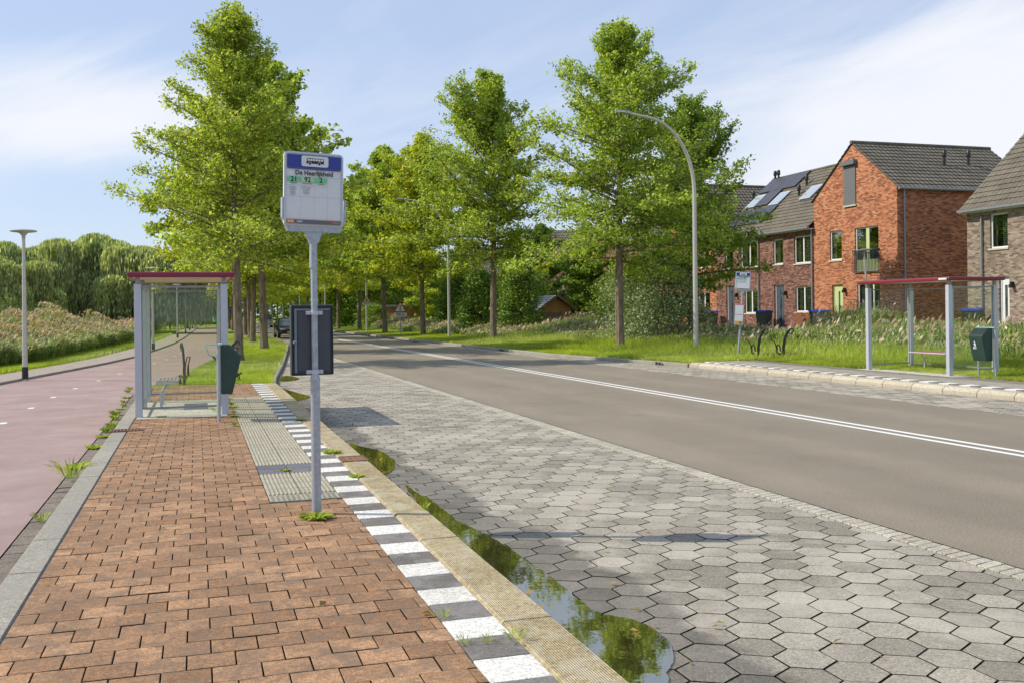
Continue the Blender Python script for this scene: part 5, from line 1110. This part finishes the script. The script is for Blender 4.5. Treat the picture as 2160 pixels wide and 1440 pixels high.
# sheds and fences
sx, sy = 19.2, 110.0
root = empty('wooden_shed', (sx, sy, 0), label='flat-roofed shed of light wooden boards behind the traffic light sign', cat='shed')
MB().bb(sx, sx+4.2, sy-1.6, sy+2.4, 0, 2.45).build('wall', mt['wood'], root); MB().bb(sx-.25, sx+4.5, sy-1.9, sy+2.7, 2.452, 2.68).build('roof', mt['zinc'], root, bevel=.02)
gx, gy = 23.5, 65.5
root = empty('garden_house', (gx, gy, 0), label='small wooden garden house with grey tiled gable roof', cat='garden house')
hw = 1.1
mb = MB(); mb.bb(gx-hw, gx+hw, gy-1.3, gy+2.0, 0, 2.0); mb.ex([(gx-hw, gy-1.3, 2.0), (gx+hw, gy-1.3, 2.0), (gx, gy-1.3, 2.75)], (0, 3.3, 0)); mb.build('wall', mt['wood'], root)
mb = MB(); slope_tiles(mb, (gx-1.4, gy-1.7, 1.85), (gx-1.4, gy+2.3, 1.85), (gx, gy-1.7, 2.88), (gx, gy+2.3, 2.88), 7); slope_tiles(mb, (gx+1.4, gy-1.7, 1.85), (gx+1.4, gy+2.3, 1.85), (gx, gy-1.7, 2.88), (gx, gy+2.3, 2.88), 7); mb.build('roof', mt['zinc'], root)
mb = MB()
for s in (-1, 1): mb.ex([(gx+s*1.43, gy-1.72, 1.76), (gx+s*1.43, gy-1.72, 1.94), (gx, gy-1.72, 2.97), (gx, gy-1.72, 2.78)], (0, .05, 0))
mb.build('bargeboard', mt['wood_brown'], root)
fy_ = 62.0
root = empty('garden_fence', (23, fy_, 0), label='brown wooden fence with a trellis panel before the garden house', cat='fence')
for a, b_ in ((21.35, 23.0), (24.15, 25.6)):
    mb = MB()
    for j in range(9): mb.bb(a, b_, fy_-.02, fy_+.02, .1+j*.18, .265+j*.18)
    mb.build('board_panel', mt['wood_brown'], root)
mb = MB()
for j in range(9): mb.bb(23.05, 24.1, fy_-.01, fy_+.01, .1+j*.18, .125+j*.18)
for j in range(6): mb.bb(23.1+j*.18, 23.125+j*.18, fy_-.015, fy_+.015, .05, 1.7)
mb.build('trellis', mt['wood_brown'], root)
for x in (21.3, 23.02, 24.12, 25.65): MB().bb(x-.05, x+.05, fy_-.05, fy_+.05, 0, 1.8).build('fence_post', mt['wood_brown'], root)
# garden furniture and wheelie bins before the houses
def bin_proto():
    root = empty('wheelie_bin', (0, 0, 0)); mb = MB(); mb.add([(-.24, -.24, .08), (.24, -.24, .08), (.24, .24, .08), (-.24, .24, .08), (-.3, -.3, 1.0), (.3, -.3, 1.0), (.3, .3, 1.0), (-.3, .3, 1.0)], [(0, 3, 2, 1), (4, 5, 6, 7), (0, 1, 5, 4), (1, 2, 6, 5), (2, 3, 7, 6), (3, 0, 4, 7)]); mb.build('bin_body', mt['bin_grey'], root, local=True, bevel=.02)
    mb = MB(); mb.ex([(-.33, -.32, 1.0), (.33, -.32, 1.0), (.33, -.32, 1.06), (0, -.32, 1.10), (-.33, -.32, 1.06)], (0, .64, 0)); mb.build('lid', mt['blue_lid'], root, local=True)
    for s in (-1, 1): MB().tube([(.22, s*.2, .1), (.22, s*.27, .1)], .1, 12).build('wheel', mt['tyre'], root, local=True)
    return root
bp_ = bin_proto(); ZG = .1
for i, (x, lab) in enumerate(((1733, 'blue-lidded wheelie bin between the dark house and the green door'), (1721, 'wheelie bin at the downpipe beside the orange gable house'), (1612, 'blue-lidded bin below the window of the solar panel house'), (1500, 'blue-lidded bin by the orange gable behind the tree'), (2052, 'blue-lidded bin seen through the far shelter glass'))):
    s, z = AT(x, 690, T0-.75); place(bp_, i, (T0-.75, s, .45), x, 1.15, label=lab, cat='wheelie bin', group='wheelie bins at the row houses')
MB().bb(T0-1.8, T0, sR-12, s5, -.1, .46).build('front_terrace', mt['pave_side'], kind='structure')
def chair_proto(m, hgt=.95):
    root = empty('garden_chair', (0, 0, 0))
    mb = MB()
    for k in range(5): mb.bb(-.22, .22, -.24+k*.095, -.165+k*.095, .42, .445)
    mb.build('seat', mt[m], root, local=True)
    mb = MB()
    for k in range(6): mb.bb(.2, .225, -.24+k*.085, -.18+k*.085, .45, hgt)
    mb.bb(.19, .235, -.27, .27, hgt, hgt+.05); mb.build('backrest', mt[m], root, local=True)
    for a in (-.22, .2):
        for b_ in (-.25, .23): MB().bb(a, a+.03, b_, b_+.03, 0, .42).build('leg', mt[m], root, local=True)
    return root
cp = chair_proto('teak')
for i, (x, lab) in enumerate(((1678, 'wooden garden chair left below the window of the dark house'), (1701, 'wooden garden chair right below the window of the dark house'), (1792, 'dark slatted garden chair right of the light green door'), (1832, 'garden chair below the window of the orange gable house'))):
    s, z = AT(x, 690, T0-.6); place(cp, i, (T0-.6, s, .46), rad(5*i), 1.1, label=lab, cat='garden chair', group='wooden garden chairs before the houses')

# ------------------------------------------------------------------ vehicles
def car(name, loc, rz, paint, label, L=4.2, W=1.76, Hh=1.46, kind='hatch', cat='car', plate_front=True):
    root = empty(name, loc, rz, label=label, cat=cat, group='vehicles on the far road'); h = W/2     # front faces -y
    if kind == 'hatch': st = [(0, .30, .62, .80), (.12, .24, .70, .92), (.9, .2, .86, .98), (1.0, .2, .90, 1), (1.75, .2, .95, 1), (3.4, .2, .98, 1), (4.0, .24, .98, .96), (4.2, .32, .85, .86)]
    else: st = [(0, .30, .66, .84), (.1, .24, .80, .94), (.7, .2, .98, .98), (1.0, .2, 1.02, 1), (1.6, .2, 1.05, 1), (3.9, .2, 1.08, 1), (4.3, .22, 1.1, .98), (4.4, .3, 1.05, .95)]
    mb = MB(); vs = []
    for y, zl, zb, q in st:
        vs += [(-h*q*.9, y, zl), (-h*q, y, zl+.14), (-h*q, y, zb-.16), (-h*q*.93, y, zb), (0, y, zb+.03), (h*q*.93, y, zb), (h*q, y, zb-.16), (h*q, y, zl+.14), (h*q*.9, y, zl)]
    k_ = 9; fs = [(i*k_+j, i*k_+j+1, (i+1)*k_+j+1, (i+1)*k_+j) for i in range(len(st)-1) for j in range(k_-1)]+[tuple(range(k_))[::-1], tuple(range((len(st)-1)*k_, len(st)*k_))]
    mb.add(vs, fs); mb.build('body', mt[paint], root, local=True, smooth=True)
    if kind == 'hatch': cab = [(1.05, .95, .84, .90), (1.8, Hh, .74, .66), (3.2, Hh+.0, .74, .68), (4.02, .98, .82, .88)]
    else: cab = [(.95, 1.04, .86, .90), (1.55, 1.76, .78, .72), (4.15, 1.8, .82, .78), (4.36, 1.08, .9, .93)]
    zb = st[3][2]-.02; mb = MB(); pr = [(y, z) for y, z, *_ in cab]; q1 = h*.93; q2 = h*.72 if kind == 'hatch' else h*.84
    b_ = [(-q1, pr[0][0], zb), (q1, pr[0][0], zb), (q1, pr[3][0], zb+.02), (-q1, pr[3][0], zb+.02)]; t_ = [(-q2, pr[1][0], pr[1][1]), (q2, pr[1][0], pr[1][1]), (q2, pr[2][0], pr[2][1]), (-q2, pr[2][0], pr[2][1])]
    mb.add(b_+t_, [(0, 1, 5, 4), (1, 2, 6, 5), (2, 3, 7, 6), (3, 0, 4, 7), (4, 5, 6, 7)]); mb.build('cabin_glass', mt['pane'], root, local=True)
    mb = MB(); mb.ex([t_[0], t_[1], t_[2], t_[3]], (0, 0, .04))
    for i in range(4): mb.tube([b_[i], t_[i]], .045, 6)
    for sx_ in (-1, 1): mb.tube([(sx_*q1, (pr[0][0]+pr[3][0])/2+.2, zb), (sx_*q2, (pr[1][0]+pr[2][0])/2+.1, pr[1][1])], .04, 6)
    if kind != 'hatch': mb.add([(-q1*.99, 3.0, zb), (-q1*.99, 4.2, zb), (-q2*1.01, 4.1, 1.78), (-q2*1.01, 3.0, 1.78)], [(0, 1, 2, 3)])
    mb.build('roof', mt[paint], root, local=True)
    for sx_ in (-1, 1):
        for y in (.78, L-.85):
            w_ = MB().tube([(sx_*(h-.2), y, .31), (sx_*(h+.005), y, .31)], .31, 20).build('wheel', mt['tyre'], root, local=True); MB().tube([(sx_*(h-.02), y, .31), (sx_*(h+.012), y, .31)], .2, 16).build('rim', mt['rim'], w_, local=True)
        MB().box((sx_*(h+.1), pr[0][0]+.35, zb+.06), (.2, .12, .14)).build('mirror', mt[paint], root, local=True, bevel=.03)
        fy = st[0][0]
        MB().ex([(sx_*h*.45, -.005, .62), (sx_*h*.80, .03, .64), (sx_*h*.90, .12, .76), (sx_*h*.5, .02, .70)], (0, -.03, 0)).build('headlight', mt['headlight'], root, local=True)
        zt = .8 if kind == 'hatch' else 1.0; MB().bb(min(sx_*h*.78, sx_*h*.95), max(sx_*h*.78, sx_*h*.95), L-.16, L+(.06 if kind != 'hatch' else -.02), zt-.2, zt+.35).build('tail_light', mt['taillight'], root, local=True)
    MB().bb(-.5, .5, -.03, .05, .50, .62).bb(-.62, .62, -.02, .05, .30, .40).build('grille', mt['sign_black'], root, local=True)
    mb = MB(); mb.bb(-.26, .26, -.05, -.03, .40, .51); mb.bb(-.26, .26, L+.005, L+.03, .62, .73); mb.build('number_plate', mt['yellow'], root, local=True)
    MB().bb(-.28, .28, L-.05, L+.02, .3, .42).build('rear_bumper', mt['sign_black'], root, local=True)
    if kind != 'hatch': MB().bb(-.16, .16, 4.2, 4.33, 1.72, 1.79).build('brake_light', mt['taillight'], root, local=True); MB().bb(-.62, .62, 4.36, 4.42, 1.12, 1.62).build('rear_window', mt['pane'], root, local=True)
    return root
car('parked_car' if 0 else 'black_car', (6.75, 76.8, .0), rad(2), 'carblack', 'black hatchback driving towards us, left of the timetable box')
car('van', (8.9, 138, 0), rad(176) if 0 else rad(2), 'carsilver', 'silver van seen from behind with red tail lights beyond the black car', kind='van', cat='van')
van = bpy.data.objects['van']; van.rotation_euler.z = rad(180); van.location = (7.6+1.6, 146, 0); van.scale = (1, 1, 1)
car('parked_car', (-4.5, 186, .05), rad(70), 'carwhite', 'white car parked at the end of the cycle path', L=4.2)
car('parked_car', (1.5, 178, .05), rad(80), 'carblue', 'blue car parked at the end of the cycle path right of the white one', L=4.2)
# green bus, blue sign and yellow bollard far behind the left trunks
root = empty('bus', (4.5, 205, 0), rad(4), label='green and white bus far behind the left tree trunks', cat='bus', group='vehicles on the far road')
MB().bb(-1.27, 1.27, 0, 11, .4, 3.0).build('body', [mt['busgreen']], root, local=True, bevel=.1); MB().bb(-1.15, 1.15, -.03, .0, 1.4, 2.5).bb(-1.29, -1.271, .5, 10.5, 1.5, 2.4).bb(1.271, 1.29, .5, 10.5, 1.5, 2.4).build('window', mt['pane'], root, local=True); MB().bb(-1.1, 1.1, -.03, .0, 2.6, 2.85).build('destination_board', mt['sign_white'], root, local=True)
for s in (-1, 1):
    for y in (2.4, 8.2): MB().tube([(s*1.0, y, .48), (s*1.285, y, .48)], .48, 16).build('wheel', mt['tyre'], root, local=True)
root = empty('direction_sign', (7.9-3.0, 150, 0), 0, label='blue road sign behind the second left trunk', cat='road sign'); MB().tube([(0, 0, 0), (0, 0, 2.0)], .05, 8).build('pole', mt['galv'], root, local=True)
mb = MB(); mb.bb(-.5, .5, -.03, .03, 1.9, 3.0); mb.ex([(-.06, -.04, 2.1), (.06, -.04, 2.1), (.06, -.04, 2.55), (.18, -.04, 2.55), (0, -.04, 2.85), (-.18, -.04, 2.55), (-.06, -.04, 2.55)], (0, .008, 0), 1); mb.build('sign_plate', [mt['roadblue'], mt['sign_white']], root, local=True)
root = empty('bollard', (4.5, 148, 0), 0, label='yellow bollard on the island far behind the left trunks', cat='bollard'); MB().lathe([(.14, 0), (.14, .9), (.1, 1.0), (.02, 1.05)], 14).build('post', mt['yellow'], root, local=True, smooth=True); MB().lathe([(.143, .5), (.143, .65)], 14).build('reflective_band', mt['sign_white'], root, local=True)
# ------------------------------------------------------------------ drains
def grate(name, x0, x1, y0, y1, z, lab, n=9):
    root = empty(name, ((x0+x1)/2, (y0+y1)/2, z), label=lab, cat='drain grate'); mb = MB(); w_ = .015
    for a, b_, c_, d_ in ((x0, x1, y0, y0+w_), (x0, x1, y1-w_, y1), (x0, x0+w_, y0+w_, y1-w_), (x1-w_, x1, y0+w_, y1-w_)): mb.bb(a, b_, c_, d_, z-.02, z+.004)
    mb.build('frame', mt['rust'], root); mb = MB()
    for k in range(n): a = x0+w_+(x1-x0-2*w_)*(k+.25)/n; mb.bb(a, a+(x1-x0)/n*.5, y0+w_, y1-w_, z-.02, z+.002)
    mb.build('bars', mt['rust'], root)
grate('drain_grate', -1.18, -.74, 15.05, 15.32, ZP+.008, 'rusty drain grate beside the left shelter at the platform edge')
grate('drain_grate', 1.51, 1.79, 10.95, 11.35, ZP+.008, 'brown drain grate set into the tan bus kerb', 8)
for x, y, lab in ((14.55, 29.7, 'dark drain inlet in the far kerb below the tall curved lamp'), (13.3, 43.7, 'small drain inlet in the far kerb under the pointed pin oak')):
    t_ = interp(y, TK); root = empty('kerb_inlet', (t_, y, .05), label=lab, cat='drain inlet'); MB().bb(t_-.012, t_-.004, y-.35, y+.35, .0, .10).build('opening', mt['sign_black'], root)
    mb = MB(); [mb.bb(t_-.02, t_-.013, y-.35+k*.22, y-.31+k*.22, 0, .10) for k in range(4)]; mb.build('bars', mt['zinc'], root)
